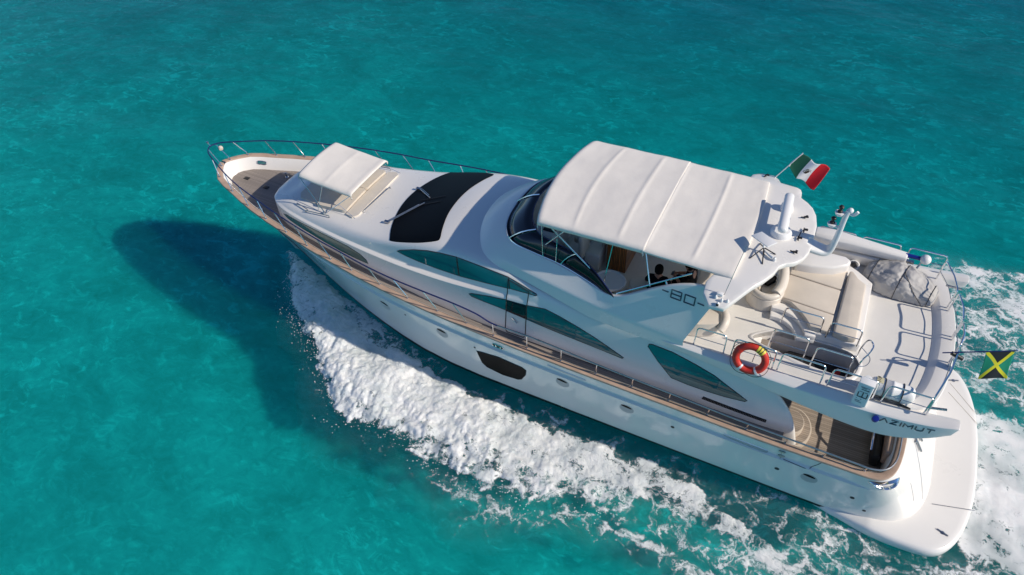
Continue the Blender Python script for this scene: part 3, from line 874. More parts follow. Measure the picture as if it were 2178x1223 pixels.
for o in both('hawse_hole', ell((12.36, 2.33), .17, .085, -.03, pw=.7), HB, M['black'], hull, off=.004):
    s = 1 if o.data.vertices[0].co.y < 0 else -1
    rim(ell((12.36, 2.33), .18, .095, -.03, pw=.7, y=-3*s), HB, (0, s, 0), .018, hull, 'hawse_ring', M['steel'])
    for dx in (-.07, .07): MB().lathe(Vector((12.36+dx, s*-2.985, 2.33)), [(.02, -.06), (.02, .06)], 10).build('hawse_roller', M['steel'], o)
for xa, za, xb, zb in ((13.87, 2.32, 15.0, 2.24), (18.66, 1.97, 19.77, 1.90)):
    L = math.hypot(xb-xa, zb-za); an = math.atan2(zb-za, xb-xa)
    for o in both('vent_slot', ell(((xa+xb)/2, (za+zb)/2-.01), L/2, .055, an, 26, .45), HB, M['recess_shade'], hull, off=.003):
        s = 1 if o.data.vertices[0].co.y < 0 else -1
        q = on_skin(dense([(xa+.02, -3*s, za+.045), (xb-.02, -3*s, zb+.045)], .2), HB, (0, s, 0), .004)
        MB().tube(q, .011, 6).build('vent_trim', M['steel'], o)
for x, z, r in ((9.12, 1.97, .035), (11.56, 1.84, .035), (17.41, 1.50, .05), (20.1, 1.30, .06), (21.9, 1.19, .055), (22.28, .76, .045)):
    both('skin_fitting', ell((x, z), r, r, n=10), HB, M['dark'], hull, off=.005, step=.05)
# bulwark gate outline with hinges, port and starboard
for s in (1, -1):
    q = on_skin(dense([(20.95, -3.1*s, 2.27), (20.76, -3.1*s, 1.80), (20.15, -3.1*s, 1.84)], .12), HB, (0, s, 0), .003)
    MB().tube(q, .008, 6).build('boarding_gate', M['dark'], hull)
    for k, zz in enumerate((2.17, 1.93)):
        c = on_skin([(20.06+.02*k, -3.1*s, zz)], HB, (0, s, 0), .02)[0]
        MB().box(c, (.16, .03, .05)).box(c+Vector((-.0, 0, -.06)), (.03, .02, .12)).build('gate_hinge', M['steel_d'], hull, bevel=.006)
# mooring chock at each quarter
for s in (1, -1):
    m = MB()
    base = [(22.0, 2.12), (22.2, 2.02), (22.42, 1.97), (22.62, 1.99), (22.66, 2.08), (22.5, 2.17), (22.2, 2.2)]
    P0 = []
    for x, z in base:
        h = HB.ray_cast(Vector((x, -4*s, z)), Vector((0, s, 0)))
        P0.append(h[0] if h[0] is not None else Vector((x, -2.75*s, z)))
    c = sum(P0, Vector())/len(P0)
    n_ = Vector((.45, -1*s, .25)).normalized()
    outer = [p+n_*.01 for p in P0]; topp = [c+(p-c)*.8+n_*.10 for p in P0]; inn = [c+(p-c)*.62+n_*.09 for p in P0]; dn = [c+(p-c)*.55+n_*.015 for p in P0]
    m.grid([curve(r_, 4, True) for r_ in (outer, topp, inn, dn)], cv=True)
    ck_ = m.build('mooring_chock', M['steel'], hull, ang=60)
    MB().grid([curve(dn, 4, True), [c+n_*.014]*len(curve(dn, 4, True))], cv=True).build('chock_opening', M['dark'], ck_)
    for f in (.25, .6): 
        q = P0[1]*(1-f)+P0[3]*f+n_*.08; MB().tube([q, q+n_*.05], .03, 10).build('chock_roller', M['steel'], ck_)
# transom lines, handles and steps
tb = HB
q = on_skin(dense([(24.6, -1.15, 2.15), (24.6, -1.55, 1.55), (24.6, -1.85, .9), (24.6, -1.9, .62)], .1), HB, (-1, 0, 0), .003)
MB().tube(q, .007, 6).build('garage_door_seam', M['steel_d'], hull)
q = on_skin(dense([(24.6, -2.3, 1.6), (24.6, -2.32, 1.0)], .1), HB, (-1, 0, 0), .003)
MB().tube(q, .005, 6).build('garage_door_seam', M['steel_d'], hull)
for yy, zz in ((-1.25, 1.95), (-.95, 1.98)):
    q = on_skin([(24.6, yy, zz), (24.6, yy-.02, zz-.34)], HB, (-1, 0, 0), .05)
    mm = MB(); mm.tube(q, .03, 8); mm.tube([q[0]+Vector((0, -.09, 0)), q[0]+Vector((0, .07, -.02))], .022, 8)
    mm.build('transom_handle', M['steel_d'], hull)

# ---------------- lettering
def strokes(lines, O, U, Vv, d, tree, r, name, mat, parent, off=.004):
    m = MB(); O = Vector(O); U = Vector(U); Vv = Vector(Vv)
    for k, L in enumerate(lines):
        P = [O+U*u+Vv*v for u, v in L]
        P = dense(P, .05)
        if tree: P = on_skin(P, tree, d, off+.0005*k)
        m.tube(P, r, 6)
    return m.build(name, mat, parent, weld=False)
FINB = bvh(coaming); WNB = bvh(*wings)
L80 = [[(0, .5), (.55, .5)],
       [(.8, 0), (.8, 1), (1.65, 1), (1.65, 0), (.8, 0)], [(.8, .5), (1.65, .5)],
       [(1.95, 0), (1.95, 1), (2.8, 1), (2.8, 0), (1.95, 0)],
       [(3.05, .5), (3.6, .5)]]
# letters of the name, one after another
LA = [[(0, 0), (.5, 1), (1, 0)], [(1.35, 1), (2.25, 1), (1.35, 0), (2.25, 0)], [(2.65, 0), (2.65, 1)], [(3.05, 0), (3.05, 1), (3.6, .35), (4.15, 1), (4.15, 0)],
      [(4.55, 1), (4.55, .2), (4.75, 0), (5.3, 0), (5.5, .2), (5.5, 1)], [(5.85, 1), (6.85, 1)], [(6.35, 1), (6.35, 0)]]
for s in (1, -1):
    LL = L80 if s == 1 else [[(3.6-u, v) for u, v in l] for l in L80]
    strokes(L80, (16.48 if s == 1 else 17.5, -3*s, 5.37), (.28*s, 0, -.012 if s == 1 else .012), (0, 0, .20), (0, s, 0), FINB, .017, 'model_number', M['letter'], coaming)
    strokes(LA, (21.70 if s == 1 else 22.76, -3*s, 3.86), (.153*s, 0, .008*s), (0, 0, .135), (0, s, 0), WNB, .015, 'name_lettering', M['letter'], wings[(1-s)//2])
    c = on_skin([(21.60, -3*s, 3.86)], WNB, (0, s, 0), .0)[0]
    lt = MB().lathe(c+Vector((0, -.05*s, .03)), [(.001, -.09), (.055, -.09), (.055, .03), (.001, .03)], 14, (0, -.5*s, .86)).build('side_light', M['white'], wings[(1-s)//2])
    MB().lathe(c+Vector((0, -.07*s, .09)), [(.001, -.06), (.07, -.06), (.07, .06), (.06, .075), (.001, .08)], 16, (0, -.5*s, .86)).build('light_lens', M['blue'], lt)

# ---------------- bow rail
RT = [(-.28, 0, 3.85), (-.24, .13, 3.85), (-.10, .30, 3.845), (.25, .52, 3.84), (1.3, 1.04, 3.83), (2.2, 1.40, 3.8), (3.25, 1.72, 3.77), (4.12, 1.97, 3.73), (5.08, 2.2, 3.68), (6.07, 2.40, 3.62), (7.02, 2.55, 3.56), (8.12, 2.74, 3.52), (9.03, 2.85, 3.50), (10.06, 2.92, 3.48), (11.03, 2.97, 3.46), (11.75, 3.0, 3.38), (12.15, 3.0, 3.22), (12.4, 3.0, 3.18)]
half_ = curve(RT[1:], 6)
full = [Vector((p.x, -p.y, p.z)) for p in half_[::-1]]+[Vector(RT[0])]+half_
m = MB(); m.tube(full, .021, 8)
br = m.build('bow_rail', M['blue_line'], yacht, weld=False)
for s in (-1, 1):
    m = MB(); m.tube([Vector((p.x, p.y*s, p.z-.02)) for p in half_[:10]], .012, 6)
FT = [((.20, .21), (-.20, .18)), ((.57, .72), (.27, .53)), ((1.5, 1.14), (1.28, 1.03)), ((2.47, 1.5), (2.2, 1.40)), ((3.44, 1.78), (3.22, 1.71)), ((4.43, 2.01), (4.12, 1.97)), ((5.41, 2.24), (5.08, 2.2)), ((6.43, 2.42), (6.07, 2.4)),
      ((7.27, 2.54), (7.0, 2.545)), ((8.35, 2.68), (8.12, 2.74)), ((9.38, 2.80), (9.03, 2.85)), ((10.4, 2.86), (10.06, 2.92)), ((11.35, 2.9), (11.03, 2.97))]
rtz = pchip([p[0] for p in RT[2:]], [p[2] for p in RT[2:]])
for (fx, fy), (tx, ty) in FT:
    for s in (-1, 1):
        zf = float(zsf(fx))+.03
        m = MB(); m.tube([(fx, fy*s, zf), (fx-.02, fy*s, zf+.09), (tx, ty*s, float(rtz(tx))-.01)], .015, 8, round_=.05)
        m.lathe((fx, fy*s, zf), [(.001, 0), (.035, 0), (.03, .015), (.001, .02)], 10)
        m.build('stanchion', M['steel'], br, weld=False)
# anchor light and small fittings at the bow
MB().tube([(-.26, 0, 3.86), (-.34, 0, 3.95)], .015, 8).lathe((-.35, 0, 3.97), [(.001, -.05), (.045, -.03), (.045, .03), (.001, .05)], 12).build('bow_light', M['steel'], br)
MB().lathe((-.02, .18, 3.72), [(.001, -.06), (.07, -.05), (.085, 0), (.07, .05), (.001, .06)], 16, (-.8, .4, .3)).build('searchlight', M['cushion'], br)
# side rails
SRx = [(12.4, 3.18), (13.4, 3.16), (14.34, 3.07), (15.26, 2.96), (16.27, 2.88), (17.25, 2.80), (18.2, 2.72), (19.13, 2.65), (20.0, 2.61), (20.94, 2.57), (21.6, 2.545), (21.95, 2.53)]
for s in (-1, 1):
    P = [(x, 3.0*s, z) for x, z in SRx]+[(22.25, 2.88*s, 2.53), (22.42, 2.6*s, 2.53), (22.48, 2.2*s, 2.53), (22.5, 1.5*s, 2.53)]
    sr = MB().tube(curve(P, 4), .021, 8).build('side_rail', M['steel_d'], yacht, weld=False)
    srz = pchip([a for a, b in SRx], [b for a, b in SRx])
    for x in (12.23, 13.24, 14.23, 15.22, 16.2, 17.18, 18.17, 19.13, 20.06, 20.92, 21.85):
        zf = float(zsf(x))+.03
        m = MB(); m.tube([(x, 2.97*s, zf), (x+.03, 3.0*s, float(srz(max(x, 12.4))))], .017, 8); m.lathe((x, 2.97*s, zf), [(.001, 0), (.035, 0), (.03, .015), (.001, .02)], 10)
        m.build('stanchion', M['steel'], sr, weld=False)

# ---------------- foredeck
# sunpad, hatch cushions and grab rails on the coachroof
SB2 = bvh(superst)
for x0, x1, y0, y1, h in ((4.2, 5.1, -1.05, 1.05, .05), (5.14, 6.3, -1.16, -.02, .11), (5.14, 6.3, .0, 1.12, .11)):
    o = [(x0+.06, y0), (x1-.06, y0), (x1, y0+.06), (x1, y1-.06), (x1-.06, y1), (x0+.06, y1), (x0, y1-.06), (x0, y0+.06)]
    if x0 < 4.5: o = [(4.2, -.75), (4.35, -.95), (5.1, -1.1), (5.1, 1.05), (4.35, .9), (4.2, .7)]
    patch('sunpad_cushion', [(a, b, 3.7) for a, b in o], SB2, (0, 0, -1), M['cushion'], superst, off=h, depth=h+.01)
patch('sunpad_headrest', [(6.34, -1.22, 3.8), (6.62, -1.3, 3.8), (6.76, -1.15, 3.8), (6.82, 0, 3.8), (6.76, 1.1, 3.8), (6.62, 1.22, 3.8), (6.34, 1.14, 3.8)], SB2, (0, 0, -1), M['vinyl'], superst, off=.05, depth=.06)
for a, b in (((4.9, -1.42), (5.85, -1.45)), ((6.84, -.95), (6.95, .35)), ((5.6, 1.32), (6.3, 1.34)), ((4.4, -1.22), (4.95, -1.38))):
    q = on_skin([(a[0], a[1], 0), (b[0], b[1], 0)], SB2, (0, 0, -1), .0)
    up_ = Vector((0, 0, .07))
    MB().tube([q[0], q[0]+up_, q[1]+up_, q[1]], .014, 8, round_=.05).build('grab_rail', M['steel_d'], superst, weld=False)
# sunshade frame
for s in (-1, 1):
    m = MB()
    foot = on_skin([(5.62, s*1.34, 0)], SB2, (0, 0, -1), 0)[0]
    foot2 = on_skin([(6.72, s*1.28, 0)], SB2, (0, 0, -1), 0)[0]
    foot3 = on_skin([(5.3, s*1.3, 0)], SB2, (0, 0, -1), 0)[0]
    m.tube([foot, (4.62, s*1.0, 4.55)], .016, 8)
    m.tube([foot, (6.45, s*1.0, 4.34)], .012, 8)
    m.tube([foot*.45+Vector((6.45, s*1.0, 4.34))*.55, foot2], .006, 6)
    m.tube([foot3, (5.45, s*1.0, 4.45)], .010, 8)
    m.tube([foot+Vector((-.05, 0, -.01)), foot+Vector((-.05, 0, .05))], .035, 8)
    m.build('sunshade_pole', M['steel'], bim, weld=False)
# windlass and bollards on the teak
for x, y in ((2.15, .72), (2.55, .82), (1.2, -.85), (2.6, -1.2)):
    z = float(zsf(x)+zin(x))+.015
    m = MB(); m.lathe((x, y, z), [(.001, 0), (.07, 0), (.06, .02), (.03, .04), (.03, .15), (.05, .17), (.001, .18)], 14)
    m.tube([(x-.13, y, z+.14), (x+.13, y, z+.14)], .022, 8)
    m.build('deck_bollard', M['steel_d'], deck)
for x, y in ((.95, .02), (1.9, -.1)):
    z = float(zsf(x)+zin(x))+.015
    MB().box((x, y, z+.012), (.2, .14, .02)).build('deck_hatch', M['dark'], deck, bevel=.005)
for s in (-1, 1):
    # oval fairlead through the bulwark near the stem
    IB = bvh(bul)
    o = ell((1.08, 3.03), .16, .055, -.15, 20, .6, y=.65*s)
    patch('bulwark_fairlead', o, IB, (0, s, 0), M['glass'], bul, off=.008, step=.06, back=.45)
    q = on_skin(dense(o, .08, True), IB, (0, s, 0), .006, .45)
    MB().tube(q, .016, 6, closed=True).build('fairlead_ring', M['steel'], bul, weld=False)
# ------------------------------------------------------------------ flybridge: screen, helm, seats, rails, arch gear
def tintglass(name, tint, rough=.02):
    m, nt, b = newmat(name)
    nt.nodes.remove(b)
    o = nt.nodes['Material Output']
    t = nt.nodes.new('ShaderNodeBsdfTransparent'); t.inputs[0].default_value = c4(tint)
    g = nt.nodes.new('ShaderNodeBsdfGlossy'); g.inputs[0].default_value = (.9, .9, .9, 1); g.inputs['Roughness'].default_value = rough
    f = nt.nodes.new('ShaderNodeFresnel'); f.inputs[0].default_value = 1.45
    x = nt.nodes.new('ShaderNodeMixShader')
    nt.links.new(f.outputs[0], x.inputs[0]); nt.links.new(t.outputs[0], x.inputs[1]); nt.links.new(g.outputs[0], x.inputs[2])
    nt.links.new(x.outputs[0], o.inputs[0]); return m
M['screen'] = tintglass('smoked_screen', (.055, .045, .075))
M['screen_d'] = glass('dark_screen', (.003, .005, .013), .08, .6)
BASE = [(11.64, 0, 4.99), (11.72, .75, 4.99), (11.91, 1.24, 4.975), (12.26, 1.58, 4.955), (12.96, 1.73, 4.945), (13.75, 1.85, 4.92), (14.6, 2.06, 4.825), (15.1, 2.24, 4.765), (15.35, 2.32, 4.76)]
TOP = [(12.33, 0, 5.42), (12.42, .58, 5.42), (12.62, 1.08, 5.41), (13.0, 1.48, 5.40), (13.6, 1.65, 5.39), (14.15, 1.76, 5.34), (14.7, 1.98, 5.16), (15.12, 2.18, 4.93), (15.36, 2.31, 4.79)]
N = 6
cb = curve(BASE, N); ct = curve(TOP, N)
fb = [Vector((p.x, -p.y, p.z)) for p in cb[::-1]]+cb[1:]
ft = [Vector((p.x, -p.y, p.z)) for p in ct[::-1]]+ct[1:]
n = len(cb)-1
def screen(i0, i1, mat, name='flybridge_windscreen'):
    rows = []
    for k in (0, .33, .66, 1):
        rows.append([fb[i]*(1-k)+ft[i]*k+Vector((-.02, 0, .05))*4*k*(1-k) for i in range(i0, i1+1)])
    o = MB().grid(rows).build(name, mat, yacht, ang=None)
    sm = o.modifiers.new('t', 'SOLIDIFY'); sm.thickness = .01
    return o
k4 = n-4*N; scr = []
scr.append(screen(n-3*N+2, n+3*N-2, M['screen_d']))
for a, b in ((n-5*N, n-3*N+2), (0, n-5*N)):
    mt = M['screen'] if a == 0 else M['screen_d']
    scr.append(screen(a, b, mt)); scr.append(screen(2*n-b, 2*n-a, mt))
MB().tube(ft, .013, 6).build('screen_trim', M['blue_line'], scr[0], weld=False)
MB().tube(fb, .016, 6).build('screen_trim', M['steel'], scr[0], weld=False)
for i in (n, n-3*N+2, n+3*N-2, n-5*N, n+5*N):
    q = [fb[i]*(1-k)+ft[i]*k+Vector((-.02, 0, .05))*4*k*(1-k)+Vector((-.012, 0, .012)) for k in (0, .25, .5, .75, 1)]
    MB().tube(q, .017, 6).build('screen_mullion', M['steel'], scr[0], weld=False)

# canopy bows and struts
cp = []
for s in (-1, 1):
    for P, r in (([(13.32, 1.80*s, 6.12), (15.0, 1.98*s, 4.82)], .018), ([(13.95, 1.83*s, 6.18), (13.30, 1.80*s, 5.40)], .013), ([(13.2, 1.80*s, 6.1), (13.22, 1.80*s, 4.95)], .011), ([(13.62, 1.80*s, 5.70), (13.6, 1.84*s, 4.93)], .012),
                 ([(15.1, 1.84*s, 6.2), (14.95, 2.0*s, 4.80)], .013), ([(15.88, 1.86*s, 6.16), (16.15, 2.15*s, 5.36)], .017), ([(15.35, 2.24*s, 4.80), (15.4, 2.22*s, 4.88), (17.05, 2.06*s, 6.02)], .018), ([(16.5, 2.12*s, 5.62), (16.55, 2.16*s, 5.55)], .02)):
        m = MB(); m.tube(P, r, 8); m.build('canopy_strut', M['steel'], cano, weld=False)
for xx in (13.25, 14.1, 15.2, 15.86, 16.96):
    m = MB(); m.tube(curve([(xx, -1.86, 6.08), (xx, -1.5, 6.17), (xx, 0, 6.24), (xx, 1.5, 6.17), (xx, 1.86, 6.08)], 5), .014, 8)
    m.build('canopy_bow', M['steel_d'], cano, weld=False)

# helm, seats and furniture under the canopy
fl = FY
def rbox(name, c, d, mat, parent, bev=.05, rz=0, seg=3):
    return MB().box(c, d, Matrix.Rotation(rz, 3, 'Z')).build(name, mat, parent, bevel=bev, seg=seg)
hc = rbox('helm_console', (12.85, -.45, fl+.45), (.7, 1.3, .9), M['gel'], yacht, .08)
rbox('helm_instruments', (12.98, -.45, fl+.915), (.34, .9, .03), M['black'], hc, .01)
wl = MB()
wl.tube([Vector((13.3, -.45, fl+.85))+Vector((.1*math.cos(a)*.4, .2*math.sin(a), .2*math.cos(a))) for a in [2*PI*k/20 for k in range(20)]], .015, 6, closed=True)
wl.tube([(13.2, -.45, fl+.82), (13.3, -.45, fl+.85)], .03, 8).build('steering_wheel', M['steel'], hc, weld=False)
for y in (-.85, -.15):
    hs = rbox('helm_seat', (13.75, y, fl+.42), (.5, .55, .22), M['vinyl'], yacht, .07)
    rbox('seat_back', (13.98, y, fl+.82), (.14, .55, .75), M['cushion'], hs, .06)
    rbox('seat_base', (13.75, y, fl+.15), (.36, .4, .3), M['gel'], hs, .05)
rbox('locker_seat', (14.22, -.62, fl+.28), (.44, .6, .56), M['gel'], yacht, .06)
wb = rbox('bar_cabinet', (14.83, -.20, fl+.42), (.54, 1.0, .84), M['wood'], yacht, .012, seg=1)
rbox('bar_top', (14.80, -.16, fl+.86), (.66, .92, .06), M['gel'], wb, .025)
MB().lathe((14.80, -.35, fl+.892), [(.001, .0), (.11, 0), (.13, .006), (.12, .012), (.001, .004)], 18).build('bar_sink', M['vinyl'], wb)
m = MB(); m.tube([(14.44, -.62, fl+.6), (14.44, -.62, fl+1.05), (14.46, -.5, fl+1.1)], .02, 8, round_=.05); m.box((14.44, -.62, fl+.72), (.07, .09, .12))
m.build('fire_extinguisher_bracket', M['steel_d'], wb, weld=False)
tb_ = MB().lathe((15.0, -1.62, 4.62), [(.001, -.05), (.36, -.05), (.40, -.02), (.41, .02), (.39, .05), (.36, .045), (.33, .02), (.001, .015)], 36).build('round_table', M['white'], yacht)
for v in tb_.data.vertices: v.co.y = -1.62+(v.co.y+1.62)*.92
MB().lathe((15.0, -1.62, fl), [(.22, 0), (.2, .03), (.06, .06), (.05, .46), (.1, .47)], 18).build('table_leg', M['steel'], tb_)
# settee round the after part of the canopy
st = MB().lathe((15.72, -1.36, fl), [(.001, 0), (.28, 0), (.30, .3), (.31, .40), (.27, .46), (.001, .47)], 24).build('pouf_seat', M['vinyl'], yacht)
se = rbox('settee', (16.6, -1.72, fl+.2), (1.3, .62, .4), M['gel'], yacht, .06)
rbox('settee_cushion', (16.6, -1.70, fl+.44), (1.26, .58, .12), M['cushion'], se, .05)
rbox('settee_cushion', (16.6, -1.99, fl+.7), (1.26, .12, .42), M['cushion'], se, .05)
se2 = rbox('settee', (17.25, -.35, fl+.2), (.6, 1.9, .4), M['gel'], yacht, .06)
rbox('settee_cushion', (17.25, -.35, fl+.44), (.56, 1.86, .12), M['cushion'], se2, .05)
se3 = rbox('settee', (15.9, 1.55, fl+.2), (2.6, .7, .4), M['gel'], yacht, .06)
rbox('settee_cushion', (15.9, 1.55, fl+.44), (2.56, .66, .12), M['cushion'], se3, .05)

# after seats: tub chair and bolster
def arc(c, r, a0, a1, z, n=16, ry=None): return [(c[0]+r*math.cos(a), c[1]+(ry or r)*math.sin(a), z) for a in [R(a0+(a1-a0)*k/n) for k in range(n+1)]]
tc = MB().lathe((18.62, -.22, fl), [(.001, 0), (.44, 0), (.45, .2), (.43, .36), (.36, .42), (.30, .36), (.001, .34)], 36).build('tub_seat', M['vinyl'], yacht)
rr = [.085]*17
MB().tube(arc((18.62, -.22), .36, 150, 330, fl+.44), .085, 10).build('seat_bolster', M['vinyl'], tc)
bo = [Vector(p) for p in ((18.86, -.42, fl+.46), (18.92, -.2, fl+.48), (18.93, .1, fl+.48), (18.90, .4, fl+.48), (18.82, .75, fl+.48))]
MB().tube(curve(bo, 5), .135, 14).build('seat_bolster', M['vinyl'], tc)
# corner seat beside the port coaming
ps = MB().grid([curve([(17.1, -2.22, z), (17.45, -2.12, z), (17.8, -1.95, z), (17.95, -1.72, z)], 5) for z in (fl+.02, fl+.3, fl+.44)]+[curve([(17.1, -2.1, fl+.47), (17.4, -1.95, fl+.47), (17.68, -1.78, fl+.47), (17.8, -1.6, fl+.47)], 5), curve([(17.1, -1.6, fl+.38), (17.25, -1.5, fl+.38), (17.4, -1.4, fl+.38), (17.5, -1.3, fl+.38)], 5)])
ps = ps.build('corner_seat', M['vinyl'], yacht, ang=60)
MB().tube(curve([(17.92, -2.0, fl+.3), (17.97, -1.8, fl+.42), (17.9, -1.55, fl+.45), (17.7, -1.4, fl+.44)], 6), .11, 12).build('seat_bolster', M['vinyl'], ps)
# curved step in front of the sunpad
m = MB()
for z0, z1, ro, ri in ((fl, fl+.13, 1.02, .60), (fl+.13, fl+.25, 1.02, .78)):
    o = arc((19.0, -1.45), ro, 12, 100, 0, 20); i_ = arc((19.0, -1.45), ri, 12, 100, 0, 20)
    ring = [(p[0], p[1]) for p in o]+[(p[0], p[1]) for p in i_[::-1]]
    m.prism(ring, z0+.002, z1)
m.build('sunpad_step', M['gel'], yacht, bevel=.015)
# sunpad base with cushions
def poly(name, pts, z0, z1, mat, parent, bev=.03, seg=3): return MB().prism(pts, z0, z1).build(name, mat, parent, bevel=bev, seg=seg)
spb = poly('sunpad_base', [(18.97, 1.75), (18.97, -.35), (19.2, -.42), (19.5, -.65), (19.72, -1.02), (19.78, -1.12), (20.2, -1.10), (20.8, -1.13), (20.98, -1.08), (20.98, 1.18), (20.6, 1.5), (20.2, 1.75)], fl+.002, fl+.24, M['gel'], yacht, .03)
zc0, zc1 = fl+.23, fl+.36
poly('sunpad_cushion', [(19.03, .60), (20.30, .50), (20.36, 1.24), (20.2, 1.42), (19.3, 1.66), (19.03, 1.7)], zc0, zc1, M['cushion'], spb, .035)
poly('sunpad_cushion', [(19.0, -.33), (20.27, -.44), (20.30, .47), (19.03, .57)], zc0, zc1, M['cushion'], spb, .035)
poly('sunpad_cushion', [(19.02, -.36), (20.27, -.47), (20.26, -1.07), (19.82, -1.06), (19.7, -.86), (19.5, -.62), (19.25, -.42)], zc0, zc1, M['cushion'], spb, .035)
poly('sunpad_backrest', [(20.33, -1.08), (20.38, 1.2), (20.46, 1.24), (20.62, 1.0), (20.82, .85), (20.84, -1.08), (20.6, -1.14)], zc0, fl+.43, M['cushion'], spb, .05)
# starboard side: arch foot, locker, bar unit, vent
af = poly('arch_foot', [(19.1, .75), (19.5, .8), (20.0, .95), (20.32, 1.2), (20.36, 1.38), (20.2, 1.5), (19.8, 1.5), (19.1, 1.55)], fl+.2, fl+.62, M['gel'], yacht, .07)
poly('arch_foot', [(19.0, -.28), (19.25, -.28), (19.3, .8), (19.0, .9)], fl+.2, fl+1.72, M['gel'], yacht, .06) if 0 else None
lk = poly('side_locker', [(19.05, 1.95), (20.6, 2.0), (21.7, 2.08), (21.7, 2.44), (19.4, 2.5), (19.05, 2.4)], fl+.005, fl+.34, M['gel'], yacht, .05)
MB().lathe((20.47, 1.83, fl+.12), [(.001, -.1), (.15, -.1), (.15, 0), (.13, .02), (.001, .025)], 22, (0, -.5, .86)).build('vent_cowl', M['white'], lk)
mv = MB()
for k in range(9):
    a = k*PI/9; mv.tube([Vector((20.47, 1.83, fl+.12))+Vector((0, -.5, .86))*.03+Vector((math.cos(a)*.11, math.sin(a)*.11*.86, math.sin(a)*.11*.5))*t for t in (-1, 1)], .009, 5)
mv.build('vent_grille', M['black'], lk, weld=False)
# davit crane lying along the starboard side
dv = MB()
dv.grid([[Vector((x, 2.18+yy*w_, zz*h_+z)) for yy, zz in ((-1, -1), (-1, .6), (-.6, 1), (.6, 1), (1, .6), (1, -1))] for x, w_, h_, z in ((19.25, .10, .08, 4.66), (19.35, .21, .13, 4.68), (19.8, .24, .15, 4.69), (20.3, .19, .14, 4.68), (21.55, .13, .11, 4.62), (21.6, .12, .10, 4.62))], cv=True, cap=True)
dv = dv.build('davit_crane', M['gel'], yacht, bevel=.02, ang=50)
MB().tube([(21.55, 2.2, 4.68), (22.0, 2.22, 4.66)], .055, 12).build('davit_sleeve', M['blue'], dv)
MB().lathe((22.02, 2.2, 4.68), [(.0001+.13*math.sin(a), -.13*math.cos(a)) for a in [PI*k/12 for k in range(13)]], 20).build('davit_ball', M['white'], dv)
MB().tube([(21.95, 2.18, 4.56), (21.9, 2.12, 4.40), (21.86, 1.95, 4.30)], .025, 8).build('davit_hook', M['steel_d'], dv)
MB().box((21.35, 2.2, 4.5), (.9, .1, .06)).build('davit_cradle', M['steel_d'], dv)

# flybridge rails
def hoop(x0, x1, y, z0, z1, midz=.45, lean=0, y1=None):
    y1 = y if y1 is None else y1
    h = MB().tube([(x0, y, z0), (x0+.03, y+lean, z1), (x1+.0, y1+lean, z1), (x1, y1, z0)], .019, 8, round_=.10)
    zm = z0+(z1-z0)*midz
    return h, ((x0+.015, y+lean*midz, zm), (x1, y1+lean*midz, zm))
for s in (-1, 1):
    for x0, x1 in ((17.44, 18.15), (18.32, 19.27), (19.38, 20.33), (20.48, 21.42), (21.6, 22.5)):
        if s == 1 and x0 < 19: continue
        h, md = hoop(x0, x1, 2.43*s, fl+.06, 4.77)
        o = h.build('guard_rail', M['steel'], yacht, weld=False)
        MB().tube(md, .010, 6).build('rail_bar', M['steel_d'], o, weld=False)
        if s == -1 and 18 < x0 < 19: MB().tube([(18.82, -2.43, 4.18), (18.84, -2.43, 4.48)], .010, 6).build('rail_bar', M['steel_d'], o, weld=False)
# aft rails: flat hoops leaning out over the stern
AT = [((22.44, 2.12), (22.74, 1.12)), ((22.77, 1.02), (22.90, .15)), ((22.905, .05), (22.87, -.72)), ((22.86, -.84), (22.48, -2.42))]
for (xa, ya), (xb, yb) in AT:
    mid = ((xa+xb)/2+.05, (ya+yb)/2)
    zt = 4.86; zb = fl+.06
    P = [(xa-.03, ya, zb), (xa, ya, zt), (mid[0], mid[1], zt), (xb, yb, zt), (xb-.03, yb, zb)]
    o = MB().tube(P, .02, 8, round_=.09).build('guard_rail', M['steel'], yacht, weld=False)
    MB().tube(curve([(xa-.02, ya, 4.5), (mid[0]-.02, mid[1], 4.5), (xb-.02, yb, 4.5)], 4), .010, 6).build('rail_bar', M['steel_d'], o, weld=False)
# rod holders
for x, y, dy in ((22.5, -2.42, -.05), (22.62, 1.7, -.2)):
    MB().tube([(x-.02, y, 4.45), (x+.28, y+dy, 4.60)], .028, 8).build('rod_holder', M['steel_d'], yacht)
# stair well rails
for x0, x1, y, z0 in ((19.16, 20.05, -1.06, fl+.22), (20.2, 20.9, -1.13, fl+.22), (19.05, 19.86, -1.86, fl), (20.03, 20.82, -2.03, fl)):
    h, md = hoop(x0, x1, y, z0, 4.86)
    o = h.build('stair_rail', M['steel'], yacht, weld=False)
    MB().tube(md, .010, 6).build('rail_bar', M['steel_d'], o, weld=False)
sl = MB().tube(curve([(20.95, -1.86, fl), (21.0, -1.92, 4.72), (21.1, -1.75, 4.84), (21.16, -1.5, 4.86), (21.06, -1.3, 4.8), (20.98, -1.3, 4.5), (20.98, -1.26, fl)], 6), .019, 8).build('stair_rail', M['steel'], yacht, weld=False)
MB().tube(curve([(20.99, -1.9, 4.5), (21.15, -1.75, 4.45), (21.2, -1.5, 4.45), (21.0, -1.3, 4.5)], 5), .010, 6).build('rail_bar', M['steel_d'], sl, weld=False)

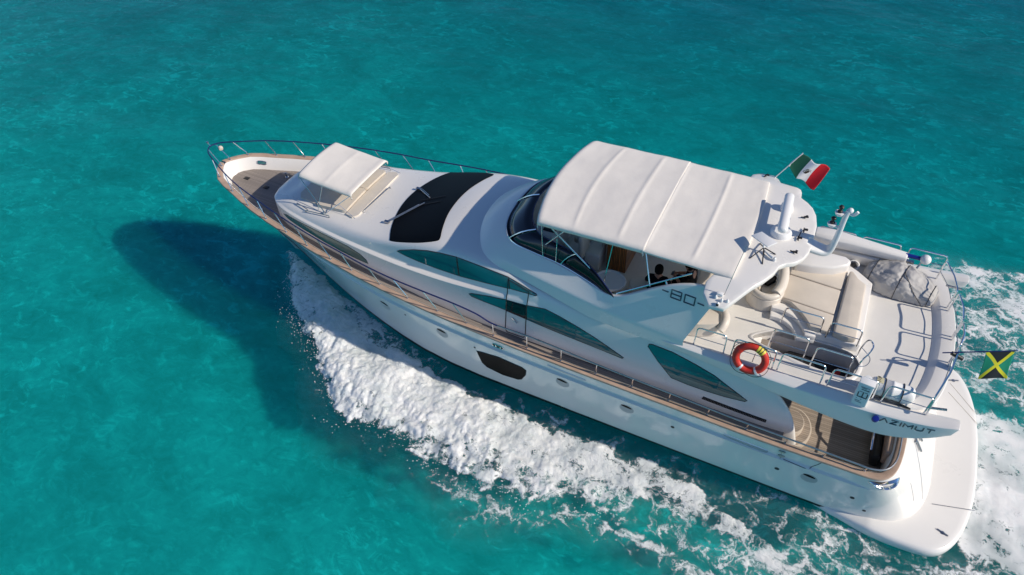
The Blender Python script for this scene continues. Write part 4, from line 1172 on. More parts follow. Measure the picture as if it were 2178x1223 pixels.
# stair well: lining, steps, galley unit below
hp = curve([(x, y, 0) for x, y in HOLE], 3, True)
m = MB(); m.grid([[Vector((p.x, p.y, z)) for p in hp] for z in (FY+.012, FY-.002, 3.4, 2.9)], cu=False, cv=True)
m.build('stairwell_lining', M['gel'], yacht, fix=False)
m = MB(); 
lipo = [Vector((p.x, p.y, 0)) for p in hp]; cc = sum(lipo, Vector())/len(lipo)
m.grid([[Vector((p.x+(p-cc).x*.0+(p-cc).normalized().x*d, p.y+(p-cc).normalized().y*d, z)) for p in lipo] for d, z in ((0, FY), (0, FY+.03), (.05, FY+.035), (.09, FY+.002))], cv=True)
m.build('stairwell_coaming', M['gel'], yacht, ang=60)
sw = MB()
for k in range(4): sw.box((18.95+.24*k, -1.56, 3.86-.26*k), (.3, .5, .05))
sw.build('stair_tread', M['teak'], yacht, bevel=.01)
bb = MB().prism([(19.42, -1.30), (19.55, -1.17), (20.2, -1.15), (20.9, -1.22), (21.0, -1.5), (20.95, -1.85), (20.75, -1.97), (20.3, -1.98), (19.85, -1.92), (19.5, -1.84), (19.4, -1.7)], 3.45, 3.60).build('galley_counter', M['dark'], yacht, bevel=.03)
for k, (x, y) in enumerate(((19.62, -1.5), (19.85, -1.5), (20.7, -1.45))): MB().box((x, y, 3.62), (.13, .16, .06)).build('counter_unit', M['steel_d'] if k < 2 else M['red'], bb, bevel=.02)

# hard top gear: radar, domes, horn, aerials, fittings
rd = MB().lathe((18.58, -.05, 6.08), [(.001, 0), (.24, 0), (.25, .12), (.2, .2), (.001, .22)], 26).build('radar_scanner', M['white'], hardtop)
d_ = Vector((-.10, 1.42, 0)).normalized()
bar = MB(); ax_ = d_; pr = Vector((ax_.y, -ax_.x, 0)); cb_ = Vector((18.56, .32, 6.50))
rows_ = []
for t, sc_ in ((-.73, .5), (-.70, .9), (-.66, 1), (.66, 1), (.70, .9), (.73, .5)):
    c = cb_+ax_*t
    rows_.append([c+pr*(.115*sc_*math.cos(a))+Vector((0, 0, .085*sc_*math.sin(a))) for a in [2*PI*k/14 for k in range(14)]])
bar.grid(rows_, cv=True, cap=True); bar.build('radar_bar', M['white'], rd, ang=60)
MB().lathe((18.57, .1, 6.28), [(.12, 0), (.10, .14), (.001, .15)], 16).build('radar_neck', M['white'], rd)
dm = MB().lathe((18.52, .92, 6.08), [(.001, 0), (.15, 0), (.16, .12), (.13, .22), (.07, .27), (.001, .29)], 24).build('satellite_dome', M['white'], hardtop)
dm2 = MB().lathe((18.68, -.02, 6.1), [(.001, 0), (.19, 0), (.22, .12), (.17, .2), (.001, .2)], 24)
for x, y, r in ((18.98, .75, 25), (19.05, .25, 95), (18.98, -.10, 100), (18.98, -.62, -10), (17.75, 2.42, 70)):
    z = htz(y)+.03
    m = MB(); m.box((x, y, z+.025), (.17, .025, .02), Matrix.Rotation(R(r), 3, 'Z')); m.box((x+.05, y+.02, z+.04), (.05, .07, .03), Matrix.Rotation(R(r), 3, 'Z')); m.tube([(x, y, z), (x, y, z+.05)], .02, 8)
    m.build('deck_socket', M['black'], hardtop, weld=False)
MB().tube([(19.0, .18, htz(.2)+.05), (18.98, -.1, htz(.1)+.06)], .012, 6).build('deck_socket', M['black'], hardtop, weld=False)
MB().tube(curve([(18.62, -1.05, 6.0), (18.64, -1.05, 6.18), (18.62, -1.05, 6.22)], 4), .035, 10).build('horn', M['white'], hardtop)
MB().tube([(18.6, -1.05, 6.2), (18.36, -.86, 6.21)], [.04, .02], 10).build('horn', M['white'], hardtop)
MB().lathe((18.8, .02, 6.06), [(.001, 0), (.05, 0), (.03, .06), (.001, .07)], 12).build('horn', M['black'], hardtop)
an = MB().tube([(17.84, -2.36, 5.78), (17.86, -2.36, 5.9)], .022, 8).tube([(17.86, -2.36, 5.88), (18.07, -2.2, 7.30)], [.009, .005], 6).build('whip_aerial', M['steel_d'], hardtop, weld=False)
m = MB()
for x, y in ((17.72, -2.48), (17.86, -2.52), (17.98, -2.5), (17.8, -2.62)): m.lathe((x, y, htz(y)+.02), [(.001, 0), (.035, 0), (.03, .05), (.02, .07), (.001, .08)], 12)
m.build('navigation_light', M['white'], hardtop, weld=False)
MB().box((17.78, -2.40, htz(2.4)+.06), (.14, .09, .08)).build('navigation_light', M['white'], hardtop, bevel=.015)
MB().lathe((17.8, -2.64, htz(2.64)+.02), [(.001, 0), (.03, 0), (.028, .05), (.001, .06)], 10).build('navigation_light', M['black'], hardtop)

# mast arm with black lamps
ms = MB()
pth = [(19.15, .04, 5.98), (19.45, .06, 5.90), (19.64, .08, 5.88), (19.74, .1, 6.0), (19.78, .13, 6.4), (19.80, .16, 6.85), (19.83, .17, 7.05)]
pc2 = curve(pth, 6); rows_ = []
for i, p in enumerate(pc2):
    t = (pc2[min(i+1, len(pc2)-1)]-pc2[max(i-1, 0)]).normalized(); s1 = Vector((0, 1, 0)); n1 = t.cross(s1).normalized()
    f = 1-i/(len(pc2)-1); wy = .06+.16*f; wx = .05+.03*f
    rows_.append([p+s1*(wy*math.copysign(abs(math.cos(a))**.5, math.cos(a)))+n1*(wx*math.copysign(abs(math.sin(a))**.5, math.sin(a))) for a in [2*PI*k/16 for k in range(16)]])
ms = ms.grid(rows_, cv=True, cap=True).build('mast', M['white'], yacht, ang=60)
MB().lathe((19.86, .18, 7.05), [(.0001+.07*math.sin(a), -.07*math.cos(a)) for a in [PI*k/8 for k in range(9)]], 14).build('mast_cap', M['white'], ms)
MB().tube(curve([(19.88, .17, 6.97), (19.96, .15, 6.98), (20.02, .15, 7.08)], 4), [.035]*9, 8).build('mast_horn', M['white'], ms)
for x, y, z in ((19.66, .13, 7.0), (19.58, .1, 6.68)):
    MB().lathe((x, y, z-.06), [(.001, -.04), (.07, -.03), (.10, .03), (.10, .05), (.001, .05)], 16).tube([(x, y, z-.06), (19.79, y+.03, z-.12)], .035, 8).build('lamp_bracket', M['white'], ms, weld=False)
    MB().lathe((x, y, z), [(.001, 0), (.055, 0), (.055, .03), (.03, .05), (.03, .09), (.055, .11), (.055, .15), (.035, .17), (.001, .18)], 14).build('mast_lamp', M['black'], ms)

M['step'] = simple('cream_step', (.52, .45, .37), .5)
# cockpit furniture under the overhang
rbox('dark_gap_box', (22.16, 0, ZS+.22), (.2, 4.2, .42), M['dark'], yacht, .05)  # dark box painted for the shaded gap ahead of the backrest
rbox('seat_backrest', (22.34, 0, ZS+.55), (.16, 4.3, .5), M['capteak'], yacht, .05)
MB().tube(curve([(22.0, -2.0, ZS+.5), (21.95, -1.6, ZS+.75), (21.97, -1.1, ZS+.8), (21.98, .5, ZS+.8)], 6), .03, 10).build('seat_rail', M['steel'], yacht, weld=False)
rbox('saloon_door', (19.0, 0, ZS+1.02), (.05, 4.1, 2.0), M['glass_d'], yacht, .01)
for k, (r, z) in enumerate(((.62, .2), (.36, .4))):
    ring = [(20.12+r*math.cos(a)*.85, -1.85+r*math.sin(a)*1.05) for a in [R(-85+170*i/18) for i in range(19)]]+[(19.7, -1.85+r*1.05), (19.7, -1.85-r*1.05)]
    st_ = MB().prism(ring, ZS+.006, ZS+z).build('cockpit_step', M['step'], yacht, bevel=.02)
    MB().prism([(20.12+(x-20.12)*.93, -1.85+(y+1.85)*.93) for x, y in ring], ZS+z+.001, ZS+z+.008).build('step_tread', M['teak'], st_)
# ------------------------------------------------------------------ loose things on the yacht
# lifebuoy hung on the port rail
lb = empty('lifebuoy', (18.77, -2.50, 4.38), 'round red lifebuoy with grab line hanging on the port flybridge rail', 'lifebuoy')
Rl, rl = .325, .088
cL = Vector((18.77, -2.54, 4.40)); nL = Vector((0, -.96, .28)).normalized(); uL = Vector((1, 0, 0)); vL = nL.cross(uL).normalized()
if vL.z < 0: vL = -vL
def ringpt(a, R0, off=0): return cL+uL*R0*math.cos(a)+vL*R0*math.sin(a)+nL*off
m = MB(); m.tube([ringpt(2*PI*k/48, Rl) for k in range(48)], rl, 16, closed=True); m.build('buoy_ring', M['red'], lb, ang=None)
for a, mt, w_ in ((60, 'yellow', 15), (238, 'white', 4.5), (305, 'white', 4.5), (150, 'red', 6)):
    m = MB(); m.tube([ringpt(R(a+t), Rl) for t in np.linspace(-w_, w_, 6)], rl+.006, 16); m.build('tape_band', M[mt], lb, ang=50)
    if mt == 'yellow':
        for dd in (-5, 5):
            m = MB(); m.tube([ringpt(R(a+dd+t), Rl) for t in (-1.5, 0, 1.5)], rl+.010, 16); m.build('tape_band', M['black'], lb, ang=50)
gl = []
for k in range(61):
    a = 2*PI*k/60; sag = abs(math.sin(2*a))*.05
    gl.append(ringpt(a, Rl+rl+.01+sag, .02)+Vector((0, 0, -sag*.6)))
MB().tube(gl, .007, 5).build('grab_line', M['black'], lb, weld=False)

# white locker box with a big mark, on the port rail
bx = empty('rail_box', (21.2, -2.52, 4.10), 'white box with a big black E mark strapped on the port flybridge rail', 'box')
Mb = Matrix.Rotation(R(-6), 3, 'Z')
cB = Vector((21.19, -2.56, 4.44))
MB().box(cB, (.31, .20, .70), Mb).build('box_body', M['white'], bx, bevel=.03, seg=3)
MB().box(cB+Vector((0, 0, .36)), (.315, .205, .05), Mb).build('box_lid', M['white'], bx, bevel=.015)
O = cB+Mb @ Vector((-.155, -.104, -.35)); U = Mb @ Vector((.31, 0, 0)); W_ = Vector((0, 0, .70))
def flat(lines, r, name):
    m = MB()
    for k, L in enumerate(lines): m.tube(dense([O+U*u+W_*v+Mb @ Vector((0, -.0005*k, 0)) for u, v in L], .05), r, 6)
    return m.build(name, M['boot'], bx, weld=False)
flat([[(.2, .64), (.2, .44), (.8, .44), (.8, .64)], [(.5, .44), (.5, .68)]], .011, 'box_mark')
flat([[(.22, .68), (.44, .68)], [(.56, .68), (.78, .68)]], .005, 'box_mark')
flat([[(.3, .78), (.36, .78)], [(.39, .79), (.44, .79)], [(.47, .79), (.55, .79)], [(.58, .79), (.64, .79)], [(.67, .79), (.8, .79)]], .010, 'box_lettering')
flat([[(.2, .34), (.26, .34)], [(.45, .34), (.55, .34)], [(.15, .25), (.5, .25)], [(.2, .19), (.62, .19)], [(.2, .90), (.8, .90)], [(.25, .86), (.6, .86)]], .004, 'box_lettering')

# liferaft canister
lr = empty('liferaft_canister', (21.75, -2.17, FY), 'white rounded liferaft canister with black straps beside the port rail', 'liferaft')
m = MB(); rows_ = []
for x, s in ((21.30, .5), (21.33, .8), (21.38, .95), (21.46, 1), (21.72, 1), (21.73, 1.05), (21.77, 1.05), (21.78, 1), (22.05, 1), (22.13, .95), (22.18, .8), (22.21, .5)):
    rows_.append([Vector((x, -2.16+.20*s*math.cos(a), FY+.235+.205*s*math.sin(a))) for a in [2*PI*k/24 for k in range(24)]])
m.grid(rows_, cv=True, cap=True).build('canister_shell', M['white'], lr, ang=50)
for x in (21.58, 21.95): MB().tube([(x, -2.16+.212*math.cos(a), FY+.235+.217*math.sin(a)) for a in [2*PI*k/24 for k in range(24)]], .011, 6, closed=True).build('strap', M['black'], lr)
M['label'] = simple('yellow_label', (.62, .58, .38), .5)
LB_ = MB(); LB_.grid([[Vector((x, -2.16+.207*math.cos(a), FY+.235+.212*math.sin(a))) for x in (21.40, 21.48, 21.54)] for a in np.linspace(R(40), R(110), 6)])
lbl = LB_.build('label_sheet', M['label'], lr)
m = MB()
for k in range(5):
    a = R(48+13*k); m.tube([(21.415, -2.16+.211*math.cos(a), FY+.235+.216*math.sin(a)), (21.47+.01*(k % 3), -2.16+.211*math.cos(a), FY+.235+.216*math.sin(a))], .006, 5)
m.build('label_lettering', M['black'], lr, weld=False)
m = MB()
for y in (-2.3, -2.02):
    m.box((21.75, y, FY+.03), (.8, .04, .06))
m.build('canister_cradle', M['steel_d'], lr)

# white drum light next to the box
fd = empty('smoke_buoy', (21.25, -2.2, FY), 'small white drum beside the big E box on the flybridge deck', 'drum')
MB().lathe((21.22, -2.24, FY+.005), [(.001, 0), (.09, 0), (.10, .05), (.10, .42), (.08, .47), (.001, .48)], 18).build('drum_body', M['white'], fd)

# covered dinghy
td = empty('covered_dinghy', (21.6, 1.5, FY), 'small dinghy under a crumpled grey tarpaulin on the starboard after deck', 'dinghy')
rows_ = []
A = Vector((20.74, 1.78, 0)); B = Vector((22.46, 1.36, 0)); axd = (B-A).normalized(); pd = Vector((-axd.y, axd.x, 0))
nu, nv = 110, 64
for i in range(nu+1):
    t = i/nu; c = A+(B-A)*t
    hw = (.50+.06*math.sin(t*5))*min(1, (math.sin(PI*min(max(t, .0), 1))+.001)**.22); hh = .50*min(1, (math.sin(PI*t)+.001)**.3)*(1-.10*math.sin(t*PI*3)-.09*math.exp(-((t-.5)/.06)**2))
    row = []
    for j in range(nv+1):
        a = PI*j/nv
        sx_ = math.cos(a); sz_ = math.sin(a)
        ca = math.copysign(abs(sx_)**.75, sx_); sa = abs(sz_)**.7
        u_ = t*2.2; v_ = a*.8
        wr = float(fbm(np.array(u_*3.0+v_*2), np.array(v_*3.5-u_), 4))-.5
        rdg = 1-abs(2*float(vn(np.array(u_*4.2+v_*3.1+9), np.array(v_*4.4-u_*2.1)))-1)
        d = .12*wr+.05*(rdg-.5)
        row.append(c+pd*(hw*ca*(1+d))+Vector((0, 0, FY+.03+hh*sa*(1+d*1.6))))
    rows_.append(row)
MB().grid(rows_, cap=True).build('tarpaulin', M['grey_tarp'], td, ang=80)
def over(t, off=.015):
    i = int(t*nu); return [p+(p-(A+(B-A)*t+Vector((0, 0, FY+.2)))).normalized()*off for p in rows_[i]]
for t in (.12, .51, .93): MB().tube(over(t), .008, 6).build('tie_rope', M['black'], td, weld=False)
for ta, tb2 in ((.51, .88),):
    P = []
    for k in range(nv//2+1):
        f = k/(nv//2); i = int((ta+(tb2-ta)*f)*nu); p = rows_[i][int(nv*(.5+.5*f))]
        P.append(p+(p-(A+(B-A)*(i/nu)+Vector((0, 0, FY+.2)))).normalized()*.015)
    MB().tube(P, .008, 6).build('tie_rope', M['black'], td, weld=False)

# satellite panel on a four legged stand, on the hard top
sp = empty('satellite_panel', (18.35, -.93, 6.1), 'flat white satellite internet panel on black crossed legs on the hard top', 'satellite dish')
c = [Vector(p) for p in ((18.0, -.76, 6.46), (18.19, -.56, 6.48), (18.59, -.87, 6.53), (18.42, -1.09, 6.52))]
nn = (c[1]-c[0]).cross(c[3]-c[0]).normalized()
if nn.z < 0: nn = -nn
MB().add(c+[p-nn*.03 for p in c], [[0, 1, 2, 3], [7, 6, 5, 4], [0, 1, 5, 4], [1, 2, 6, 5], [2, 3, 7, 6], [3, 0, 4, 7]]).build('panel', M['white'], sp, bevel=.006)
hub = Vector((18.34, -.86, 6.28))
MB().tube([hub+Vector((0, 0, -.02)), (sum(c, Vector())/4)-nn*.03], .024, 8).build('mast_tube', M['white'], sp)
for x, y in ((18.12, -1.18), (18.42, -1.26), (18.62, -.84), (18.22, -.60)):
    MB().tube([hub, (x, y, htz(y)+.035)], .014, 6).build('leg', M['black'], sp)
MB().tube(curve([hub, (18.42, -1.0, 6.09), (18.5, -1.18, 6.06), (18.58, -1.0, 6.07), (18.55, -.9, 6.09)], 5), .006, 5).build('cable', M['black'], sp, weld=False)

# flags
def flagmat(name, expr):
    m, nt, b = newmat(name); b.inputs['Roughness'].default_value = .75
    uv = nt.nodes.new('ShaderNodeUVMap'); s = nt.nodes.new('ShaderNodeSeparateXYZ'); nt.links.new(uv.outputs[0], s.inputs[0])
    return m, nt, b, s.outputs[0], s.outputs[1]
def mth(nt, op, a, b=None):
    n_ = nt.nodes.new('ShaderNodeMath'); n_.operation = op
    for i, v in enumerate((a, b)):
        if v is None: continue
        if isinstance(v, (int, float)): n_.inputs[i].default_value = v
        else: nt.links.new(v, n_.inputs[i])
    return n_.outputs[0]
def mixc(nt, f, a, b):
    x = nt.nodes.new('ShaderNodeMix'); x.data_type = 'RGBA'; nt.links.new(f, x.inputs[0])
    for i, v in ((6, a), (7, b)):
        if isinstance(v, tuple): x.inputs[i].default_value = v
        else: nt.links.new(v, x.inputs[i])
    return x.outputs[2]
def cloth(name, fn, nu, nv, mat, parent):
    V_ = [fn(i/nu, j/nv) for i in range(nu+1) for j in range(nv+1)]
    F_ = [[i*(nv+1)+j, (i+1)*(nv+1)+j, (i+1)*(nv+1)+j+1, i*(nv+1)+j+1] for i in range(nu) for j in range(nv)]
    o = mo(name, V_, F_, mat, parent, True, None, True)
    uv = o.data.uv_layers.new(name='UVMap')
    for p in o.data.polygons:
        for li in p.loop_indices:
            vi = o.data.loops[li].vertex_index; uv.data[li].uv = ((vi//(nv+1))/nu, (vi % (nv+1))/nv)
    sm = o.modifiers.new('t', 'SOLIDIFY'); sm.thickness = .006
    return o
m, nt, b, u, v = flagmat('tricolour', 0)
g1 = mth(nt, 'LESS_THAN', u, .335); g2 = mth(nt, 'GREATER_THAN', u, .665)
col = mixc(nt, g1, (.80, .80, .80, 1), (.002, .10, .055, 1)); col = mixc(nt, g2, col, (.68, .006, .018, 1))
du = mth(nt, 'SUBTRACT', u, .5); dv_ = mth(nt, 'SUBTRACT', v, .5)
nz = noise(nt, None, 16, 3); uvn = nt.nodes.new('ShaderNodeUVMap'); nt.links.new(uvn.outputs[0], nz.inputs['Vector'])
r_ = mth(nt, 'SQRT', mth(nt, 'ADD', mth(nt, 'MULTIPLY', mth(nt, 'MULTIPLY', du, 1.55), mth(nt, 'MULTIPLY', du, 1.55)), mth(nt, 'MULTIPLY', dv_, dv_)))
r_ = mth(nt, 'ADD', r_, mth(nt, 'MULTIPLY', mth(nt, 'SUBTRACT', nz.outputs[0], .5), .22))
em = mth(nt, 'LESS_THAN', r_, .105); em2 = mth(nt, 'LESS_THAN', mth(nt, 'ABSOLUTE', mth(nt, 'SUBTRACT', r_, .155)), .018)
col = mixc(nt, mth(nt, 'MULTIPLY', em2, mth(nt, 'LESS_THAN', v, .5)), col, (.06, .09, .04, 1)); col = mixc(nt, em, col, (.03, .022, .012, 1))
sl_ = mth(nt, 'LESS_THAN', u, .03); col = mixc(nt, sl_, col, (.7, .7, .7, 1))
nt.links.new(col, b.inputs['Base Color']); M['mex'] = m
fm = empty('tricolour_flag', (17.9, 2.45, 5.75), 'green, white and red flag with dark emblem flying from the hard top', 'flag')
tip = Vector((18.47, 2.70, 6.64)); ft_ = Vector((17.90, 2.46, 5.78))
MB().tube([ft_, tip+(tip-ft_)*.02], .013, 8).build('flag_staff', M['white'], fm)
MB().lathe(ft_, [(.001, -.02), (.04, -.02), (.03, .06), (.001, .07)], 10).build('staff_socket', M['steel'], fm)
h1 = Vector((18.235, 2.60, 6.27)); dfl = Vector((.78, -.06, -.10)); L_ = 1.0
def fnm(a, c_):
    p = tip*(1-c_)+h1*c_
    q = p+Vector((.74, .0, -.29))*a+Vector((.02, -.10, -.34))*c_*min(1, a*3)*.55
    q += Vector((0, .045*math.sin(a*9+c_*2.2), .035*math.sin(a*8+1.2+c_*3)))*min(1, a*2.2)
    q += Vector((-.07*math.sin(c_*PI)*(1-a), 0, -.06*math.sin(c_*PI)*(1-a)))
    return q
cloth('flag_cloth', fnm, 48, 28, M['mex'], fm)

m, nt, b, u, v = flagmat('gold_cross_flag', 0)
d1 = mth(nt, 'ABSOLUTE', mth(nt, 'SUBTRACT', u, v)); d2 = mth(nt, 'ABSOLUTE', mth(nt, 'SUBTRACT', mth(nt, 'ADD', u, v), 1.0))
x_ = mth(nt, 'LESS_THAN', mth(nt, 'MINIMUM', d1, d2), .08)
topb = mth(nt, 'GREATER_THAN', mth(nt, 'MULTIPLY', mth(nt, 'SUBTRACT', u, v), mth(nt, 'SUBTRACT', mth(nt, 'ADD', u, v), 1.0)), 0.0)
col = mixc(nt, topb, (.006, .27, .15, 1), (.005, .009, .014, 1)); col = mixc(nt, x_, col, (.78, .70, .03, 1))
nt.links.new(col, b.inputs['Base Color']); M['jam'] = m
fj = empty('cross_flag', (22.64, -1.0, 4.84), 'black and green flag with a yellow diagonal cross on a staff over the stern', 'flag')
ja = Vector((22.58, -1.06, 4.83)); jb = Vector((23.87, -.68, 5.10))
MB().tube([ja-(jb-ja)*.03, jb], .014, 8).build('flag_staff', M['blue_line'], fj)
MB().lathe(jb, [(.001, -.02), (.025, -.02), (.025, .02), (.001, .03)], 10).build('staff_tip', M['steel'], fj)
MB().tube([(22.72, -1.02, 4.84), (22.96, -1.0, 4.74)], .05, 10).build('staff_socket', M['black'], fj)
j0 = ja+(jb-ja)*.585; j1 = ja+(jb-ja)*.975
def fnj(a, c_):
    p = j0*(1-c_)+j1*c_
    q = p+Vector((.10, -.22, -.66))*a*(1-.04*math.sin(c_*PI))
    q += Vector((.015*math.sin(a*5+c_*2), .025*math.sin(c_*6+a*3), 0))*a+Vector((0, 0, .015*math.sin(c_*PI*2)))
    return q
cloth('flag_cloth', fnj, 30, 30, M['jam'], fj)

# black bag on the tub seat
bg_ = empty('black_bag', (18.64, .02, FY+.36), 'black drawstring bag lying on the round tub seat', 'bag')
rows_ = []
for i in range(17):
    t = i/16; rr_ = .19*math.sin(PI*min(1, t*1.02))**.55*(1-.25*t); c_ = Vector((18.55+.17*t, -.16+.42*t, FY+.44))
    rows_.append([c_+Vector((rr_*math.cos(a)*.8, rr_*.2*math.sin(a*3+t*6), rr_*.55*math.sin(a)))*(1+.12*math.sin(5*a+7*t)) for a in [2*PI*k/20 for k in range(20)]])
MB().grid(rows_, cv=True, cap=True).build('bag_body', M['shirt'], bg_, ang=None)
MB().tube(curve([(18.5, -.2, FY+.42), (18.5, -.32, FY+.38), (18.56, -.40, FY+.38), (18.64, -.42, FY+.38)], 5), .014, 6).build('bag_cord', M['black'], bg_, weld=False)
MB().tube([(18.70+.05*math.cos(a), .22, FY+.52+.05*math.sin(a)) for a in [2*PI*k/14 for k in range(14)]], .012, 6, closed=True).build('bag_cord', M['steel_d'], bg_, weld=False)

# two seated people
def skin(name, chain, mat, parent, sub=2):
    """chain: list of (id, parent id, position, radius)"""
    ids = {c_[0]: i for i, c_ in enumerate(chain)}
    me = bpy.data.meshes.new(name)
    me.from_pydata([tuple(c_[2]) for c_ in chain], [(ids[c_[1]], i) for i, c_ in enumerate(chain) if c_[1] is not None], [])
    o = bpy.data.objects.new(name, me); C.objects.link(o); me.materials.append(mat)
    o.modifiers.new('k', 'SKIN'); 
    for i, c_ in enumerate(chain):
        r = c_[3]; me.skin_vertices[0].data[i].radius = r if isinstance(r, tuple) else (r, r)
    me.skin_vertices[0].data[0].use_root = True
    s = o.modifiers.new('s', 'SUBSURF'); s.levels = sub; s.render_levels = sub
    dg = bpy.context.evaluated_depsgraph_get(); dg.update()
    nm = bpy.data.meshes.new_from_object(o.evaluated_get(dg)); o.modifiers.clear(); o.data = nm
    nm.polygons.foreach_set('use_smooth', [True]*len(nm.polygons)); par(o, parent); return o
def person(root, face, arms, headdrop=0):
    """seated figure in root space built at root location, facing angle"""
    L = Vector(root.location); q = Matrix.Rotation(face, 3, 'Z')
    T = lambda x, y, z: L+q @ Vector((x, y, z))          # x forward, y left
    hz = .66-headdrop
    ch = [('pel', None, T(0, 0, .08), (.15, .13)), ('wst', 'pel', T(.0, 0, .24), (.13, .11)), ('chs', 'wst', T(.02+headdrop*.4, 0, .42), (.16, .11)), ('nck', 'chs', T(.03+headdrop*.7, 0, .56), (.07, .065)), ('hd0', 'nck', T(.05+headdrop*1.2, 0, hz), (.075, .085)), ('hd1', 'hd0', T(.06+headdrop*1.6, 0, hz+.12), (.075, .09))]
    for s, n_ in ((1, 'l'), (-1, 'r')):
        sh, el, wr = arms[n_]
        ch += [('sh'+n_, 'chs', T(.02+headdrop*.4, s*.19, .48), .062), ('el'+n_, 'sh'+n_, T(*el), .048), ('wr'+n_, 'el'+n_, T(*wr), .034)]
        ch += [('hp'+n_, 'pel', T(.05, s*.10, .06), .095), ('kn'+n_, 'hp'+n_, T(.46, s*.13, .08), .07), ('an'+n_, 'kn'+n_, T(.48, s*.13, -.36), .045), ('to'+n_, 'an'+n_, T(.62, s*.14, -.40), .038)]
    body = skin('body', ch, M['skin'], root)
    # clothes: shirt and trousers as slightly larger shells
    tor = [c_ for c_ in ch if c_[0] in ('pel', 'wst', 'chs')]
    sh_ = [(a, p_, v_, tuple(x+.016 for x in r) if isinstance(r, tuple) else r+.016) for a, p_, v_, r in tor]
    sh_.append(('nk', 'chs', T(.03+headdrop*.6, 0, .565), (.088, .082)))
    for n_ in 'lr':
        s = 1 if n_ == 'l' else -1
        e = T(*arms[n_][1]); s0 = T(.02+headdrop*.4, s*.19, .48)
        sh_ += [('sh'+n_, 'chs', s0, .085), ('el'+n_, 'sh'+n_, s0*.12+e*.88, .070)]
    skin('shirt', sh_, M['shirt'], root)
    tr = [(a, p_, v_, (r if not isinstance(r, tuple) else r[0])+.014) for a, p_, v_, r in ch if a == 'pel' or a[:2] in ('hp', 'kn')]
    tr = [(a, p_, v_, r) for a, p_, v_, r in tr]
    skin('trousers', tr, M['shirt'], root)
    # hair cap
    hd = T(.05+headdrop*1.4, 0, hz+.085); m = MB(); rows_ = []
    for i in range(9):
        th = PI*.62*i/8
        rows_.append([hd+q @ Vector((.118*math.sin(th)*math.cos(a)-.018, .108*math.sin(th)*math.sin(a), .125*math.cos(th)+.02-.05*(math.cos(a) < .3)*(i == 8))) for a in [2*PI*k/20 for k in range(20)]])
    m.grid(rows_, cv=True).build('hair', M['hair'], root, ang=None)
    # face: nose, ears
    m = MB(); m.lathe(hd+q @ Vector((.105, 0, -.03)), [(.001, -.012), (.016, -.01), (.012, .02), (.001, .03)], 8)
    for s in (1, -1): m.lathe(hd+q @ Vector((-.005, s*.098, -.02)), [(.001, -.012), (.026, -.006), (.028, .006), (.001, .012)], 10, q @ Vector((0, s, 0)))
    m.build('face_features', M['skin'], root, weld=False)
    m = MB()
    for s in (1, -1): m.lathe(hd+q @ Vector((.092, s*.034, .0)), [(.001, -.01), (.011, 0), (.001, .01)], 8)
    m.build('eyes', M['hair'], root, weld=False)
    # hands with fingers
    for n_ in 'lr':
        el, wr = T(*arms[n_][1]), T(*arms[n_][2]); d = (wr-el).normalized(); sd_ = d.cross(Vector((0, 0, 1))).normalized(); dn_ = sd_.cross(d)
        if dn_.z > 0: dn_ = -dn_
        hch = [('w', None, wr-d*.02, .028), ('p', 'w', wr+d*.05, (.036, .018))]
        for k, (off, ln) in enumerate(((-.030, .062), (-.011, .072), (.009, .068), (.028, .055))):
            b0 = wr+d*.075+sd_*off
            hch += [('a%d' % k, 'p', b0, .011), ('b%d' % k, 'a%d' % k, b0+d*ln*.5+dn_*.012, .0095), ('c%d' % k, 'b%d' % k, b0+d*ln*.75+dn_*.04, .008)]
        hch += [('t0', 'p', wr+d*.035-sd_*.036+dn_*.01, .012), ('t1', 't0', wr+d*.075-sd_*.045+dn_*.025, .009)]
        skin('hand', hch, M['skin'], root, 1)
p1 = empty('person', (16.18, -1.55, FY+.50), 'person with short black hair and black shirt, seated with back towards the port side', 'person')
person(p1, R(95), {'l': (0, (.12, .30, .22), (.30, .20, .10)), 'r': (0, (.12, -.30, .22), (.30, -.22, .12))})
p2 = empty('person', (16.90, -1.06, FY+.50), 'person in black shirt bending over a phone held in both hands', 'person')
person(p2, R(172), {'l': (0, (.18, .24, .22), (.40, .07, .26)), 'r': (0, (.18, -.24, .22), (.40, -.07, .26))}, .05)
ph = empty('mobile_phone', (16.42, -1.03, FY+.82), 'dark phone in the hands of the person under the canopy edge', 'phone')
MB().box((16.42, -1.03, FY+.80), (.08, .15, .012), Matrix.Rotation(R(-35), 3, 'Y')).build('phone_case', M['black'], ph, bevel=.004)
# ------------------------------------------------------------------ sea
def axis(a, b, st, far):
    core = list(np.arange(a, b+1e-6, st)); s = st; lo = []; hi = []; x = a
    while x > -far: s *= 1.22; x -= s; lo.append(x)
    s = st; y = b
    while y < far: s *= 1.22; y += s; hi.append(y)
    return np.array(lo[::-1]+core+hi)
WATER_A = [(0.0, (.003, .24, .225, 1)), (.35, (.002, .19, .19, 1)), (.7, (.002, .13, .155, 1)), (1.0, (.001, .10, .165, 1))]
WATER_T = [(0.0, (.12, .87, .86, 1)), (.35, (.07, .75, .76, 1)), (.7, (.03, .59, .64, 1)), (1.0, (.02, .44, .60, 1))]
ax = axis(-34, 32, .25, 4000); ay = axis(-18, 38, .25, 4000)
X, Y = np.meshgrid(ax, ay, indexing='ij')
fadeo = sst(60, 35, np.hypot(X, Y))
def swell(X, Y):
    u = X*.35+Y*.94; v = X*.94-Y*.35
    h = .05*np.sin(u*.9+2.2*vn(X*.12, Y*.12)*3)+.10*(fbm(u*.35, v*.16, 4)-.5)+.08*(fbm(u*1.1+5, v*.55, 4)-.5)
    return h
Z = swell(X, Y)*fadeo*.55
n0, n1 = X.shape
V = np.stack([X.ravel(), Y.ravel(), Z.ravel()], 1)
